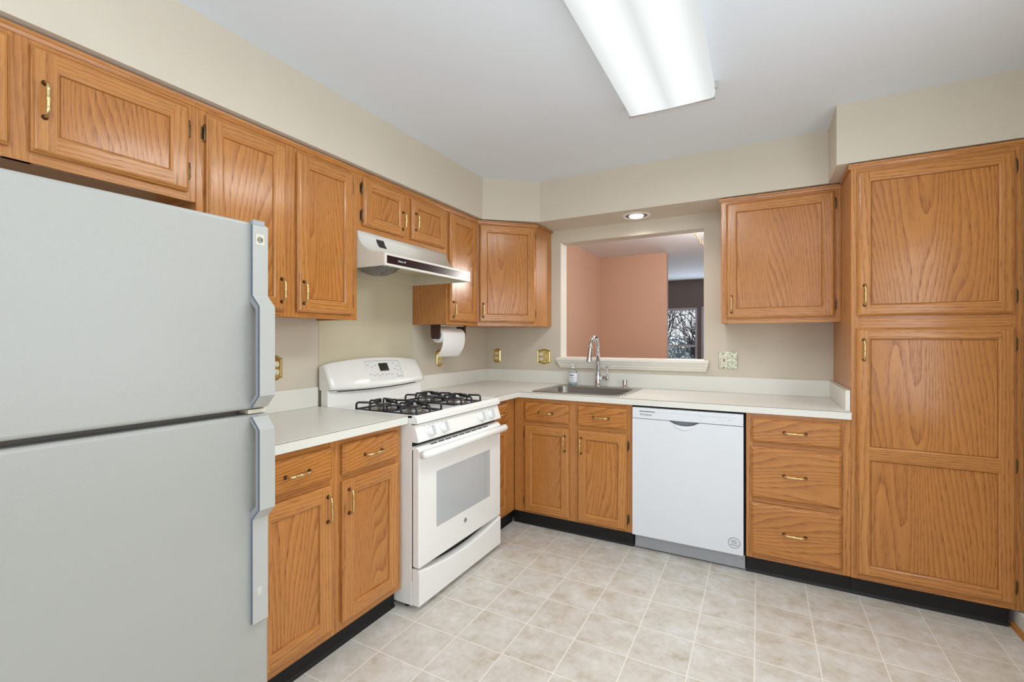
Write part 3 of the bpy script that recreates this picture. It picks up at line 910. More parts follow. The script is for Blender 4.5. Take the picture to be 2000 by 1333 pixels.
# deck plate marks
# soap bottle
sb = thing('soap_bottle', 'clear hand-soap pump bottle with white label at the sink back left', 'soap bottle', (0.822, -0.088, 0.9208))
PLAST = mat('clear_plastic', (240, 246, 250), 0.08)
PLAST.node_tree.nodes['Principled BSDF'].inputs['Transmission Weight'].default_value = 0.85
PLAST.node_tree.nodes['Principled BSDF'].inputs['IOR'].default_value = 1.3
def oval(b, prof, m=0, ex=1.0, ey=0.68):
    for (r0, h0), (r1, h1) in zip(prof[:-1], prof[1:]):
        for k in range(24):
            a, c_ = 2 * PI * k / 24, 2 * PI * (k + 1) / 24
            q = [(r0 * ex * math.cos(a), r0 * ey * math.sin(a), h0), (r0 * ex * math.cos(c_), r0 * ey * math.sin(c_), h0), (r1 * ex * math.cos(c_), r1 * ey * math.sin(c_), h1), (r1 * ex * math.cos(a), r1 * ey * math.sin(a), h1)]
            b.face(q, m, 'z', (0, 0), True)
b = MB(); oval(b, [(0.001, 0), (0.030, 0.0), (0.034, 0.005), (0.035, 0.09), (0.033, 0.105), (0.024, 0.116), (0.013, 0.120), (0.012, 0.126), (0.001, 0.126)]); b.build('bottle', PLAST, sb)
b = MB(); oval(b, [(0.001, 0.003), (0.030, 0.003), (0.0325, 0.006), (0.0335, 0.030), (0.0335, 0.036), (0.001, 0.036)]); b.build('liquid_soap', mat('soap_liquid_blue', (186, 220, 228), 0.15), sb)
b = MB(); oval(b, [(0.0352, 0.022), (0.0357, 0.024), (0.0357, 0.09), (0.0352, 0.092)])
b.box(-0.016, 0.016, -0.0262, -0.0240, 0.073, 0.079, 1); b.box(-0.012, 0.014, -0.0262, -0.0240, 0.056, 0.059, 2); b.box(-0.016, 0.016, -0.0262, -0.0240, 0.036, 0.038, 2)
b.build('paper_label', [mat('label_white', (238, 240, 242), 0.4), mat('label_navy', (70, 76, 112), 0.5), GREYM], sb)
b = MB(); b.lathe([(0.0, 0.126), (0.0125, 0.126), (0.0125, 0.138), (0.005, 0.14), (0.005, 0.152), (0.011, 0.153), (0.011, 0.160), (0.0, 0.162)], (0, 0, 0), 'z', 16)
b.tube([(0, 0, 0.157), (0.004, -0.02, 0.157), (0.006, -0.032, 0.153)], [0.005, 0.0045, 0.004], 8)
b.build('pump', mat('pump_white', (236, 236, 236), 0.3), sb)

# ------------------------------------------------------------------ outlets
def plate_outline(w_, h_, peak):
    pts = []
    n = 10
    for i in range(n + 1):
        t = -1 + 2 * i / n
        pts.append((t * w_ / 2, h_ / 2 - peak + peak * (0.5 + 0.5 * math.cos(PI * t)) ))
    for i in range(n + 1):
        t = 1 - 2 * i / n
        pts.append((t * w_ / 2, -h_ / 2 + peak - peak * (0.5 + 0.5 * math.cos(PI * t))))
    return pts
def receptacle(parent, x, z):
    for dz in (-0.0195, 0.0195):
        b = MB()
        pts = []
        for k in range(20):
            a = 2 * PI * k / 20
            pts.append((x + 0.0165 * math.cos(a), max(-0.0125, min(0.0125, 0.0165 * math.sin(a))) + z + dz))
        b.prism(pts, 'y', -0.0075, -0.004)
        zz = z + dz
        b.box(x - 0.0075, x - 0.0055, -0.0079, -0.0074, zz + 0.0, zz + 0.008, 1)
        b.box(x + 0.0055, x + 0.0075, -0.0079, -0.0074, zz + 0.0005, zz + 0.0075, 1)
        b.lathe([(0, -0.0005), (0.0026, -0.0005), (0.0026, 0.0)], (x, -0.0074, zz - 0.0065), 'y', 10, 1)
        b.build('receptacle', [IVORY, DARKP], parent)
    b = MB(); b.lathe([(0, -0.003), (0.003, -0.002), (0.0035, 0)], (x, -0.005, z), 'y', 10); b.build('screw', BRASS, parent)
def toggle(parent, x, z):
    b = MB(); b.box(x - 0.004, x + 0.004, -0.0155, -0.004, z - 0.001, z + 0.010, bev=0.0012, seg=1)
    b.build('toggle', IVORY, parent)
    for dz in (-0.03, 0.03):
        b = MB(); b.lathe([(0, -0.003), (0.003, -0.002), (0.0035, 0)], (x, -0.005, z + dz), 'y', 10); b.build('screw', BRONZE, parent)
def brass_plate(label, loc, rz, w_, h_=0.124, peak=0.013, gang=1, name='outlet_plate'):
    t = thing(name, label, 'electrical outlet', loc, rz, 'brass outlet plates')
    b = MB()
    o0 = plate_outline(w_, h_, peak)
    def sc(k): return [(p[0] * (w_ / 2 - k) / (w_ / 2), p[1] * (h_ / 2 - k) / (h_ / 2)) for p in o0]
    L = [[(p[0], -0.0005, p[1]) for p in o0], [(p[0], -0.0025, p[1]) for p in o0], [(p[0], -0.0045, p[1]) for p in sc(0.004)], [(p[0], -0.0025, p[1]) for p in sc(0.007)], [(p[0], -0.0048, p[1]) for p in sc(0.010)]]
    for A, B in zip(L[:-1], L[1:]):
        for k in range(len(A)):
            k2 = (k + 1) % len(A)
            b.face([A[k], A[k2], B[k2], B[k]])
    b.face(L[-1]); b.face(list(reversed(L[0])))
    b.build('cover_plate', GOLD, t)
    if gang == 1: receptacle(t, 0, 0)
    else:
        receptacle(t, -0.023, 0); toggle(t, 0.023, 0)
    return t
ZO = 1.130
brass_plate('shaped brass outlet plate beside the refrigerator handle', (0, -1.986, ZO), R90, 0.073)
brass_plate('shaped brass outlet plate half hidden by the paper towel sheet', (0, -0.683, ZO), R90, 0.073)
brass_plate('narrow brass outlet plate nearest the room corner on the back wall', (0.0985, 0, ZO), 0, 0.075)
brass_plate('double brass plate with outlet and switch left of the pass-through', (0.541, 0, ZO), 0, 0.118, gang=2)
t = thing('outlet_plate', 'square brass plate with red-button outlet right of the pass-through', 'electrical outlet', (1.895, 0, 1.129), 0, 'brass outlet plates')
b = MB(); b.box(-0.058, 0.058, -0.005, -0.0005, -0.057, 0.057, bev=0.002); eb = mat('etched_brass', (176, 170, 124), 0.25, 1.0)
et = NT(eb); eco = et.n('ShaderNodeTexCoord').outputs['Object']
en = et.noise(eco, 95, 4)
et.l(et.ramp(en, [(0.35, (146, 138, 104)), (0.5, (170, 165, 138)), (0.65, (200, 200, 188))]), et.b.inputs['Base Color'])  # mottled brass colour with pale reflections painted into it
et.bump(en, 0.2, 0.001)
b.build('cover_plate', eb, t)
b = MB(); b.box(-0.040, -0.006, -0.0085, -0.004, -0.0335, 0.0335, bev=0.001, seg=1)
for zz in (0.022, -0.022):
    b.box(-0.031, -0.0295, -0.009, -0.0084, zz - 0.004, zz + 0.004, 1); b.box(-0.0165, -0.015, -0.009, -0.0084, zz - 0.004, zz + 0.004, 1)
    b.lathe([(0, -0.0005), (0.0024, -0.0005), (0.0024, 0)], (-0.023, -0.0084, zz - 0.009), 'y', 8, 1)
b.build('receptacle', [IVORY, DARKP], t)
b = MB(); b.box(-0.031, -0.015, -0.0095, -0.0084, 0.002, 0.007); b.build('reset_button', mat('reset_red', (140, 44, 36), 0.4), t)
b = MB(); b.box(-0.029, -0.017, -0.0095, -0.0084, -0.008, -0.002); b.build('test_button', DARKP, t)
toggle(t, 0.026, 0)
for zz in (-0.048, 0.048):
    b = MB(); b.lathe([(0, -0.003), (0.003, -0.002), (0.0035, 0)], (-0.023, -0.005, zz), 'y', 10); b.build('screw', BRONZE, t)

# ------------------------------------------------------------------ paper towels
PXc, PZc = 0.172, 1.297
h = thing('paper_towel_holder', 'dark brown plastic towel holder under the narrow wall cabinet', 'paper towel holder', (PXc, -0.79, ZB + 0.0015))
for y in (-0.155, 0.145):
    b = MB()
    y_ = y
    b.prism([(-0.036, 0.0), (0.036, 0.0), (0.034, -0.075), (0.028, -0.096), (-0.026, -0.096), (-0.033, -0.075)], 'y', y_ - 0.008, y_ + 0.008)
    b.lathe([(0, 0), (0.017, 0), (0.017, 0.03), (0, 0.03)], (0, y_ + (0.006 if y < 0 else -0.036), -0.071), 'y', 16)
    b.build('bracket', BROWNP, h)
b = MB(); b.box(-0.03, 0.03, -0.145, 0.135, -0.008, -0.0005, bev=0.002); b.build('mounting_bar', IVORY, h)
b = MB()
R = 0.049
ya, yb = -0.925, -0.668
b.lathe([(0.02, 0), (R, 0), (R, yb - ya), (0.02, yb - ya), (0.02, 0)], (PXc, ya, PZc), 'y', 40)
sh = []
for k in range(9):
    a = math.radians(80 - 80 * k / 8)
    sh.append((PXc + (R + 0.0008) * math.cos(a), PZc + (R + 0.0008) * math.sin(a)))
for k in range(1, 13):
    t = k / 12
    sh.append((PXc + R + 0.0008 - 0.004 * t - 0.056 * t ** 3.0, PZc - 0.146 * t))
for p, q in zip(sh[:-1], sh[1:]):
    b.face([(p[0], ya, p[1]), (p[0], yb, p[1]), (q[0], yb, q[1]), (q[0], ya, q[1])], 0, 'z', (0, 0), True)
o = b.build('paper_towel_roll', PAPER); tag(o, 'white paper towel roll with a loose sheet hanging down', 'paper towel roll')

# ------------------------------------------------------------------ ceiling fixtures
def diffuser_mat():
    m = bpy.data.materials.new('fluorescent_lens')
    m.use_nodes = True
    nt = m.node_tree; nt.nodes.remove(nt.nodes['Principled BSDF'])
    N = nt.nodes.new; Lk = nt.links.new
    co = N('ShaderNodeTexCoord'); sp = N('ShaderNodeSeparateXYZ'); Lk(co.outputs['Object'], sp.inputs[0])
    ab = N('ShaderNodeMath'); ab.operation = 'ABSOLUTE'; Lk(sp.outputs[0], ab.inputs[0])
    d = N('ShaderNodeMath'); d.operation = 'SUBTRACT'; Lk(ab.outputs[0], d.inputs[0]); d.inputs[1].default_value = 0.088
    d2 = N('ShaderNodeMath'); d2.operation = 'ABSOLUTE'; Lk(d.outputs[0], d2.inputs[0])
    rp = N('ShaderNodeMapRange'); rp.interpolation_type = 'SMOOTHSTEP'; Lk(d2.outputs[0], rp.inputs[0])
    rp.inputs[1].default_value = 0.02; rp.inputs[2].default_value = 0.11; rp.inputs[3].default_value = 1.04; rp.inputs[4].default_value = 0.76
    e = N('ShaderNodeEmission'); e.inputs[0].default_value = (0.955, 1.0, 0.985, 1); Lk(rp.outputs[0], e.inputs[1])
    Lk(e.outputs[0], nt.nodes['Material Output'].inputs[0])
    return m
fl = thing('fluorescent_ceiling_light', 'long wraparound fluorescent ceiling light with white ribbed lens', 'ceiling light', (LX, -1.74, H))
b = MB()
hw = 0.194
prf = [(-hw, -0.004), (-hw, -0.046), (-hw + 0.004, -0.056), (-hw + 0.014, -0.0625), (-0.1, -0.0650), (0, -0.0655), (0.1, -0.0650), (hw - 0.014, -0.0625), (hw - 0.004, -0.056), (hw, -0.046), (hw, -0.004)]
b.prism(prf, 'y', -0.605, 0.605)
b.build('lens', diffuser_mat(), fl)
for y0_, y1_ in ((-0.612, -0.6055), (0.6055, 0.612)):
    b = MB(); b.prism([(x * 1.012, z * 1.04) for x, z in prf], 'y', y0_, y1_)
    b.build('end_cap', mat('fixture_end_cap_white', (236, 240, 240), 0.4), fl)
b = MB(); b.box(-0.196, 0.196, 0.6122, 0.6146, -0.068, -0.0652); b.build('end_cap_edge', mat('edge_brown', (140, 116, 104), 0.5), fl)
b = MB(); b.box(-0.13, 0.13, -0.6, 0.6, -0.0035, -0.0003); b.build('housing', APPL, fl)
b = MB(); b.box(0.196, 0.206, 0.585, 0.612, -0.03, -0.004, bev=0.002); b.build('lens_clip', mat('clip_grey', (190, 186, 180), 0.4), fl)
DLX, DLY = 1.322, -0.160
dl = thing('recessed_downlight', 'round recessed downlight in the soffit over the sink', 'ceiling light', (DLX, DLY, SB))
b = MB(); b.lathe([(0.098, 0), (0.096, -0.004), (0.080, -0.006), (0.076, -0.004), (0.076, 0.0)], (0, 0, -0.0006), 'z', 36); b.build('trim_ring', mat('ring_white', (238, 232, 228), 0.3), dl)
b = MB(); b.lathe([(0.076, -0.001), (0.058, -0.0012), (0.05, -0.0013)], (0, 0, -0.001), 'z', 36); b.build('baffle', mat('baffle_dark', (96, 76, 78), 0.35), dl)
b = MB(); b.lathe([(0.051, -0.0015), (0.046, -0.010), (0.03, -0.015), (0.0, -0.017)], (0, 0, -0.001), 'z', 28); b.build('bulb', emit('downlight_bulb_glow', (255, 250, 244), 2.2), dl)
lamp('downlight_beam', 'SPOT', (DLX, DLY, SB - 0.03), 16, (1.0, 0.93, 0.86), (0, 0, 0), spot_size=math.radians(152), spot_blend=0.8, shadow_soft_size=0.06)

# ------------------------------------------------------------------ refrigerator
fr = thing('refrigerator', 'white textured top-freezer refrigerator at the left edge', 'refrigerator', (0, 0, 0), math.radians(87.8))
FW = 0.76
th = math.radians(87.8)
fr.location = (0.75 - FW * math.cos(th), -2.52 - FW * math.sin(th), 0)
# local: x 0..FW (right = far side), front door faces at y = 0, back y = 0.68
b = MB(); b.box(0.006, FW - 0.006, 0.075, 0.685, 0.03, 1.61, bev=0.006)
b.build('cabinet', FRIDGE, fr)
b = MB(); b.box(0.012, FW - 0.012, 0.060, 0.0748, 0.12, 1.605); b.build('door_gasket', mat('gasket_grey', (120, 114, 106), 0.6), fr)
b = MB(); b.box(0.02, FW - 0.02, 0.085, 0.10, 0.0, 0.11); b.build('base_grille', mat('grille_beige', (196, 192, 180), 0.5), fr)
fz = MB(); fz.box(0, FW, 0.0, 0.0598, 1.062, 1.622, bev=0.010, seg=3); fz = fz.build('freezer_door', FRIDGE, fr)
rd = MB(); rd.box(0, FW, 0.0, 0.0598, 0.115, 1.046, bev=0.010, seg=3); rd = rd.build('refrigerator_door', FRIDGE, fr)
b = MB(); b.box(FW - 0.06, FW - 0.006, 0.004, 0.056, 1.0478, 1.0602, bev=0.001, seg=1); b.build('hinge', APPLC, fr)
def fridge_handle(parent, zs, flip):
    # profile in (y, z): outer curve and inner curve
    xa, xb = FW - 0.058, FW - 0.012
    zt, z1, z2, z3, z4 = zs       # strip end, grip start, grip full, grip full end, grip end at door edge
    out = [(-0.016, zt), (-0.016, z1), (-0.052, z2), (-0.052, z3), (-0.014, z4)]
    inn = [(0.0, z4), (0.0, z4 + (z3 - z4) * 0.32), (-0.030, z3 + (z3 - z4) * 0.1), (-0.030, z2 - (z1 - z2) * 0.25), (0.0, z1 - (z1 - z2) * 0.55), (0.0, zt)]
    b = MB()
    pts = out + inn
    n = len(pts)
    for i in range(n):
        p, q = pts[i], pts[(i + 1) % n]
        inner = 5 <= i <= 9
        b.face([(xa, p[0], p[1]), (xb, p[0], p[1]), (xb, q[0], q[1]), (xa, q[0], q[1])], 1 if inner else 0)
    b.face([(xa, p[0], p[1]) for p in pts], 1); b.face([(xb, p[0], p[1]) for p in reversed(pts)], 0)
    # dark seam line following the side
    hh = b.build('handle', [FRSM, TRIMG], parent)
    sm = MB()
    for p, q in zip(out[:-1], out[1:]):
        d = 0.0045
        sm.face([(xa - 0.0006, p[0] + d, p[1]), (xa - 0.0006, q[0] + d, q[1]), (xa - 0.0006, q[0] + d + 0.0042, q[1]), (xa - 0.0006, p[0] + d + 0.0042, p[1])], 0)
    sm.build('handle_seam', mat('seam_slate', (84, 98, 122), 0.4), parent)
    return hh
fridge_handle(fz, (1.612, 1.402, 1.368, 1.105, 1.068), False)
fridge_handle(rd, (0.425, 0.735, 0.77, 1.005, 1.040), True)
b = MB(); b.box(FW - 0.058, FW - 0.022, -0.0165, 0.0, 1.612, 1.627, bev=0.002); b.build('handle_cap', TRIMG, fz)
b = MB(); b.box(FW - 0.050, FW - 0.024, -0.0172, -0.016, 1.553, 1.586, bev=0.0004, seg=1); b.build('badge', mat('badge_ivory', (206, 202, 186), 0.3), fz)
b = MB()
b.lathe([(0.0062, -0.0006), (0.0082, -0.0006), (0.0082, 0.0), (0.0062, 0.0), (0.0062, -0.0006)], (FW - 0.037, -0.0172, 1.569), 'y', 20)
b.build('badge_ring', DARKP, fz)
lettering('badge_monogram', 'GE', 0.0085, DARKP, fz, (FW - 0.037, -0.0178, 1.569), (PI / 2, 0, 0), 0.25, 0.0001)
b = MB(); b.box(FW - 0.046, FW - 0.030, -0.0170, -0.016, 0.505, 0.530, bev=0.0004, seg=1); b.build('badge', mat('badge_white', (198, 198, 190), 0.35), rd)

# ------------------------------------------------------------------ gas range (local x = world y)
RY0, RY1 = -1.7485, -0.983
rg = thing('gas_range', 'white gas range with black grates between the base cabinets', 'range', (0, 0, 0), 0)
def Y(t): return RY0 + (RY1 - RY0) * t
b = MB()
b.box(0.03, 0.655, RY0 + 0.002, RY1 - 0.002, 0.025, 0.895, bev=0.003)
b.build('body', APPL, rg)
for (x, y) in ((0.6, RY0 + 0.04), (0.6, RY1 - 0.04), (0.08, RY0 + 0.04), (0.08, RY1 - 0.04)):
    b = MB(); b.lathe([(0, 0.0), (0.016, 0.0), (0.014, 0.027), (0, 0.027)], (x, y, 0), 'z', 12); b.build('leg', BLACK, rg)
# cooktop
b = MB()
b.prism([(0.085, 0.8955), (0.678, 0.8755), (0.690, 0.878), (0.688, 0.900), (0.672, 0.914), (0.655, 0.9155), (0.62, 0.909), (0.12, 0.909), (0.085, 0.9155)], 'y', RY0, RY1)
b.box(0.085, 0.66, RY0, RY0 + 0.012, 0.9, 0.9155, bev=0.003); b.box(0.085, 0.66, RY1 - 0.012, RY1, 0.9, 0.9155, bev=0.003)
b.build('cooktop', APPL, rg)
# backguard
b = MB(); b.box(0.03, 0.0848, RY0 + 0.002, RY1 - 0.002, 0.8955, 1.004, bev=0.006); b.build('backguard_riser', APPL, rg)
b = MB()
NY = 24
sect = []
for i in range(NY + 1):
    t = i / NY
    c_ = 1 - (2 * t - 1) ** 2
    e = max(0.0, abs(2 * t - 1) - 0.95) / 0.05
    zt_ = 1.135 + 0.026 * c_ - 0.008 * e * e
    sh_ = 0.005 * e * e
    xf = 0.108 + 0.016 * c_ - sh_
    zb_ = 1.002 - 0.012 * c_
    y = Y(t)
    sect.append([(0.022, y, 1.0), (0.022, y, zt_), (0.046, y, zt_ + 0.001), (0.056, y, zt_ - 0.006), (xf, y, zb_ + 0.022), (xf + 0.004, y, zb_ + 0.010), (xf - 0.002, y, zb_ + 0.001), (0.088, y, zb_ - 0.004)])
for A, B in zip(sect[:-1], sect[1:]):
    for k in range(len(A)):
        k2 = (k + 1) % len(A)
        b.face([A[k], A[k2], B[k2], B[k]], 1 if k == 6 else 0, 'z', (0, 0), 1 <= k <= 5)
b.face(list(reversed(sect[0]))); b.face(sect[-1])
b.build('backguard', [APPL, mat('backguard_shade_grey', (70, 68, 64), 0.5)], rg)  # underside greyed to paint the shade beneath the bulge
b = MB()
for i in range(2, NY - 2):
    q = []
    for t in (i / NY, (i + 1) / NY):
        zb_ = 1.002 - 0.012 * (1 - (2 * t - 1) ** 2)
        q.append((Y(t), zb_))
    b.face([(0.0852, q[0][0], q[0][1] - 0.0115), (0.0852, q[1][0], q[1][1] - 0.0115), (0.0852, q[1][0], q[1][1] - 0.0065), (0.0852, q[0][0], q[0][1] - 0.0065)])
b.build('backguard_gap_shade', BLACK, rg)  # black strip paints the gap shadow onto the riser
# control membrane on the slanted face: point at fraction t along y and f up the slope
def slope(y, f, lift=0.0012):
    t = (y - RY0) / (RY1 - RY0)
    c_ = 1 - (2 * t - 1) ** 2
    a = Vector((0.108 + 0.016 * c_, y, 1.002 - 0.012 * c_ + 0.022)); d = Vector((0.056, y, 1.135 + 0.026 * c_ - 0.006))
    n = Vector((d.z - a.z, 0, -(d.x - a.x))).normalized()
    return a + (d - a) * f + n * lift
def patch(b, ya, yb, f0, f1, m=0, lift=0.0012, n=6):
    for i in range(n):
        y0_, y1_ = ya + (yb - ya) * i / n, ya + (yb - ya) * (i + 1) / n
        b.face([slope(y0_, f0, lift), slope(y1_, f0, lift), slope(y1_, f1, lift), slope(y0_, f1, lift)], m)
b = MB()
PYa, PYb = -1.475, -1.19
for (ya, yb, f0, f1) in ((PYa, PYb, 0.90, 0.915), (PYb - 0.003, PYb, 0.12, 0.9)):
    patch(b, ya, yb, f0, f1, 1)
patch(b, PYa, PYb - 0.003, 0.12, 0.9, 0, 0.0008)
for (yy, ff) in ((-1.455, .74), (-1.43, .66), (-1.455, .36), (-1.43, .32), (-1.405, .34), (-1.385, .28), (-1.36, .34), (-1.335, .3), (-1.31, .32), (-1.285, .3), (-1.245, .78), (-1.22, .66), (-1.245, .52), (-1.22, .46), (-1.24, .28), (-1.40, .7)):
    patch(b, yy - 0.006, yy + 0.006, ff, ff + 0.03, 1, 0.0014, 1)
patch(b, -1.245, -1.205, .2, .225, 1, 0.0014, 1)
b.build('control_membrane', [mat('membrane_white', (230, 231, 230), 0.25), GREYM], rg)
b = MB(); patch(b, -1.372, -1.296, 0.48, 0.80, 0, 0.002, 3); b.build('clock_display', mat('display_black', (26, 28, 18), 0.15), rg)
# front control panel (sloped)
b = MB()
b.prism([(0.655, 0.871), (0.672, 0.871), (0.697, 0.794), (0.695, 0.790), (0.655, 0.790)], 'y', RY0, RY1)
b.build('control_panel', APPL, rg)
b = MB(); b.box(0.6552, 0.6735, RY0 + 0.001, RY1 - 0.001, 0.8712, 0.8756); b.build('panel_gap', BLACK, rg)
nv = Vector((0.084, 0, 0.027)).normalized()
KNOBG = mat('knob_grip_shade_grey', (204, 208, 212), 0.25)  # grey paints shading onto the grip bar of the white knob
def knob(y):
    b = MB()
    b.lathe([(0.026, 0.0), (0.026, 0.004), (0.0235, 0.006), (0.0225, 0.018), (0.018, 0.022), (0, 0.022)], (0, 0, 0), 'x', 24)
    b.box(0.016, 0.032, -0.0065, 0.0065, -0.0235, 0.0235, 1, bev=0.003)
    k = b.build('knob', [APPL, KNOBG], rg, (0.6865, y, 0.829), (0, -math.atan2(nv.z, nv.x), 0))
    return k
for y in (-1.650, -1.545, -1.195, -1.095): knob(y)
b = MB()
for y in (-1.650, -1.545, -1.195, -1.095):
    for a in (-0.035, 0.0, 0.034):
        b.box(0.678, 0.6795, y + a - 0.002, y + a + 0.002, 0.857, 0.859)
b.build('knob_marking', GREYM, rg)
# oven door
b = MB()
b.box(0.657, 0.697, RY0 + 0.003, RY1 - 0.003, 0.205, 0.752, bev=0.006)
b.prism([(0.657, 0.752), (0.697, 0.748), (0.691, 0.758), (0.676, 0.767), (0.657, 0.769)], 'y', RY0 + 0.003, RY1 - 0.003)
od = b.build('oven_door', APPL, rg)
b = MB()
for k in range(9):
    ya = Y(0.14 + 0.078 * k)
    b.prism([(0.6800, 0.7650), (0.6850, 0.7618), (0.6855, 0.7626), (0.6805, 0.7658)], 'y', ya, ya + 0.05)
b.build('vent_slot', BLACK, od)
b = MB()
hp = []
b.tube([(0.715, RY0 + 0.004, 0.738), (0.730, RY0 + 0.008, 0.739), (0.738, RY0 + 0.03, 0.74), (0.740, Y(0.5), 0.742), (0.738, RY1 - 0.03, 0.74), (0.730, RY1 - 0.008, 0.739), (0.715, RY1 - 0.004, 0.738)], [0.017, 0.0195, 0.0205, 0.0205, 0.0205, 0.0195, 0.017], 14)
b.prism([(0.697, 0.722), (0.735, 0.723), (0.735, 0.748), (0.697, 0.747)], 'y', RY0 + 0.006, RY0 + 0.04); b.prism([(0.697, 0.722), (0.735, 0.723), (0.735, 0.748), (0.697, 0.747)], 'y', RY1 - 0.04, RY1 - 0.006)
b.build('handle', APPL, od)
b = MB(); b.box(0.6968, 0.6982, -1.615, -1.112, 0.356, 0.628, bev=0.0003, seg=1); b.build('oven_window', OVENG, od)
b = MB(); b.box(0.698, 0.6985, -1.165, -1.160, 0.36, 0.624); b.build('window_shadow_line', mat('window_line_grey', (166, 170, 172), 0.2), od)
b = MB(); b.lathe([(0.0095, 0.0006), (0.0125, 0.0006), (0.0125, 0), (0.0095, 0), (0.0095, 0.0006)], (0.6974, Y(0.5), 0.302), 'x', 24); b.build('badge_ring', DARKP, od)
lettering('badge_monogram', 'GE', 0.013, DARKP, od, (0.6978, Y(0.5), 0.302), (PI / 2, 0, PI / 2), 0.25, 0.0002)
b = MB(); b.box(0.6555, 0.6568, RY0 + 0.003, RY1 - 0.003, 0.14, 0.7895); b.build('door_gasket', BLACK, rg)  # black gasket sheet, carried up to paint the shade above the oven door
# drawer with dipped top edge
b = MB()
N_ = 20
top = []
for i in range(N_ + 1):
    t = i / N_
    c_ = (1 - (2 * t - 1) ** 2)
    top.append((RY0 + 0.003 + (RY1 - RY0 - 0.006) * t, 0.196 - 0.040 * c_))
bot = 0.030
for (p, q) in zip(top[:-1], top[1:]):
    b.face([(0.697, p[0], bot), (0.697, q[0], bot), (0.697, q[1] and q[0], q[1] - 0.006), (0.697, p[0], p[1] - 0.006)])
    b.face([(0.697, p[0], p[1] - 0.006), (0.697, q[0], q[1] - 0.006), (0.691, q[0], q[1]), (0.691, p[0], p[1])])
    b.face([(0.691, p[0], p[1]), (0.691, q[0], q[1]), (0.6575, q[0], q[1] + 0.004), (0.6575, p[0], p[1] + 0.004)])
for p in (top[0], top[-1]):
    b.face([(0.6575, p[0], bot), (0.697, p[0], bot), (0.697, p[0], p[1] - 0.006), (0.691, p[0], p[1]), (0.6575, p[0], p[1] + 0.004)])
b.face([(0.6575, top[0][0], bot), (0.6575, top[-1][0], bot), (0.697, top[-1][0], bot), (0.697, top[0][0], bot)])
b.build('storage_drawer', APPL, rg)
# burners and grates
for (ya, yb) in ((-1.722, -1.530), (-1.352, -1.160)):
    for (xa, xb) in ((0.265, 0.460), (0.470, 0.665)):
        cx, cy = (xa + xb) / 2, (ya + yb) / 2
        bu = MB(); bu.lathe([(0.062, 0.909), (0.058, 0.9115), (0.045, 0.912), (0.034, 0.926), (0.040, 0.9275), (0.040, 0.930), (0, 0.930)], (cx, cy, 0), 'z', 24); bu = bu.build('burner', ALU, rg)
        b = MB(); b.lathe([(0.041, 0.930), (0.042, 0.932), (0.040, 0.936), (0.015, 0.9375), (0, 0.9375)], (cx, cy, 0), 'z', 24)
        b.build('burner_cap', BURNCAP, bu)
        b = MB()
        zb0, zt0 = 0.9135, 0.948
        r = 0.0056
        for (p, q) in (((xa, ya), (xb, ya)), ((xb, ya), (xb, yb)), ((xb, yb), (xa, yb)), ((xa, yb), (xa, ya))):
            b.tube([(p[0], p[1], zb0), (q[0], q[1], zb0)], r, 6)
        for sx in (-1, 1):
            for sy in (-1, 1):
                x_, y_ = cx + sx * (xb - xa) / 2, cy + sy * (yb - ya) / 2
                # corner legs rise and run along the x edges, two loops per side
        for y_, s_ in ((ya, 1), (yb, -1)):
            for x_, d_ in ((xa + 0.004, 1), (xb - 0.004, -1)):
                xin = cx - d_ * 0.028
                b.tube([(x_, y_, zb0), (x_, y_, zt0 - 0.010), (x_ + d_ * 0.003, y_ + s_ * 0.002, zt0 - 0.003), (x_ + d_ * 0.010, y_ + s_ * 0.005, zt0), (xin, y_ + s_ * 0.028, zt0)], r, 7)
        for x_, d_ in ((xa, 1), (xb, -1)):
            b.tube([(x_, cy, zb0), (x_, cy, zt0 - 0.012), (x_ + d_ * 0.004, cy, zt0 - 0.004), (x_ + d_ * 0.012, cy, zt0), (x_ + d_ * 0.055, cy, zt0)], r, 7)
            b.prism([(x_ + d_ * 0.02, zt0 - 0.004), (x_ + d_ * 0.078, zt0 - 0.003), (x_ + d_ * 0.078, zt0 + 0.015), (x_ + d_ * 0.07, zt0 + 0.015), (x_ + d_ * 0.02, zt0 + 0.003)], 'y', cy - 0.004, cy + 0.004)
        for y_, d_ in ((ya, 1), (yb, -1)):
            b.tube([(cx, y_, zb0), (cx, y_, zt0 - 0.012), (cx, y_ + d_ * 0.004, zt0 - 0.004), (cx, y_ + d_ * 0.012, zt0), (cx, y_ + d_ * 0.055, zt0)], r, 7)
            b.prism([(y_ + d_ * 0.02, zt0 - 0.004), (y_ + d_ * 0.078, zt0 - 0.003), (y_ + d_ * 0.078, zt0 + 0.015), (y_ + d_ * 0.07, zt0 + 0.015), (y_ + d_ * 0.02, zt0 + 0.003)], 'x', cx - 0.004, cx + 0.004)
        b.build('grate', IRON, rg)

# ------------------------------------------------------------------ range hood
hd = thing('range_hood', 'almond under-cabinet range hood with dark front band above the range', 'range hood', (0, 0, 0))
HY0, HY1 = -1.7345, -0.981
curve = []
for k in range(9):
    t = k / 8
    a = PI / 2 * t
    curve.append((0.290 + 0.165 * (1 - math.cos(a)), 1.826 - 0.126 * math.sin(a)))
prof = [(0.004, 1.826), (0.290, 1.826)] + curve[1:] + [(0.468, 1.699), (0.470, 1.697), (0.470, 1.634), (0.462, 1.634), (0.462, 1.676), (0.40, 1.702), (0.012, 1.702), (0.012, 1.634), (0.004, 1.634)]
b = MB()
n = len(prof)
for i in range(n):
    p, q = prof[i], prof[(i + 1) % n]
    inside = i >= n - 6
    b.face([(p[0], HY0, p[1]), (q[0], HY0, q[1]), (q[0], HY1, q[1]), (p[0], HY1, p[1])], 1 if inside else 0, 'z', (0, 0), 1 <= i <= 8)
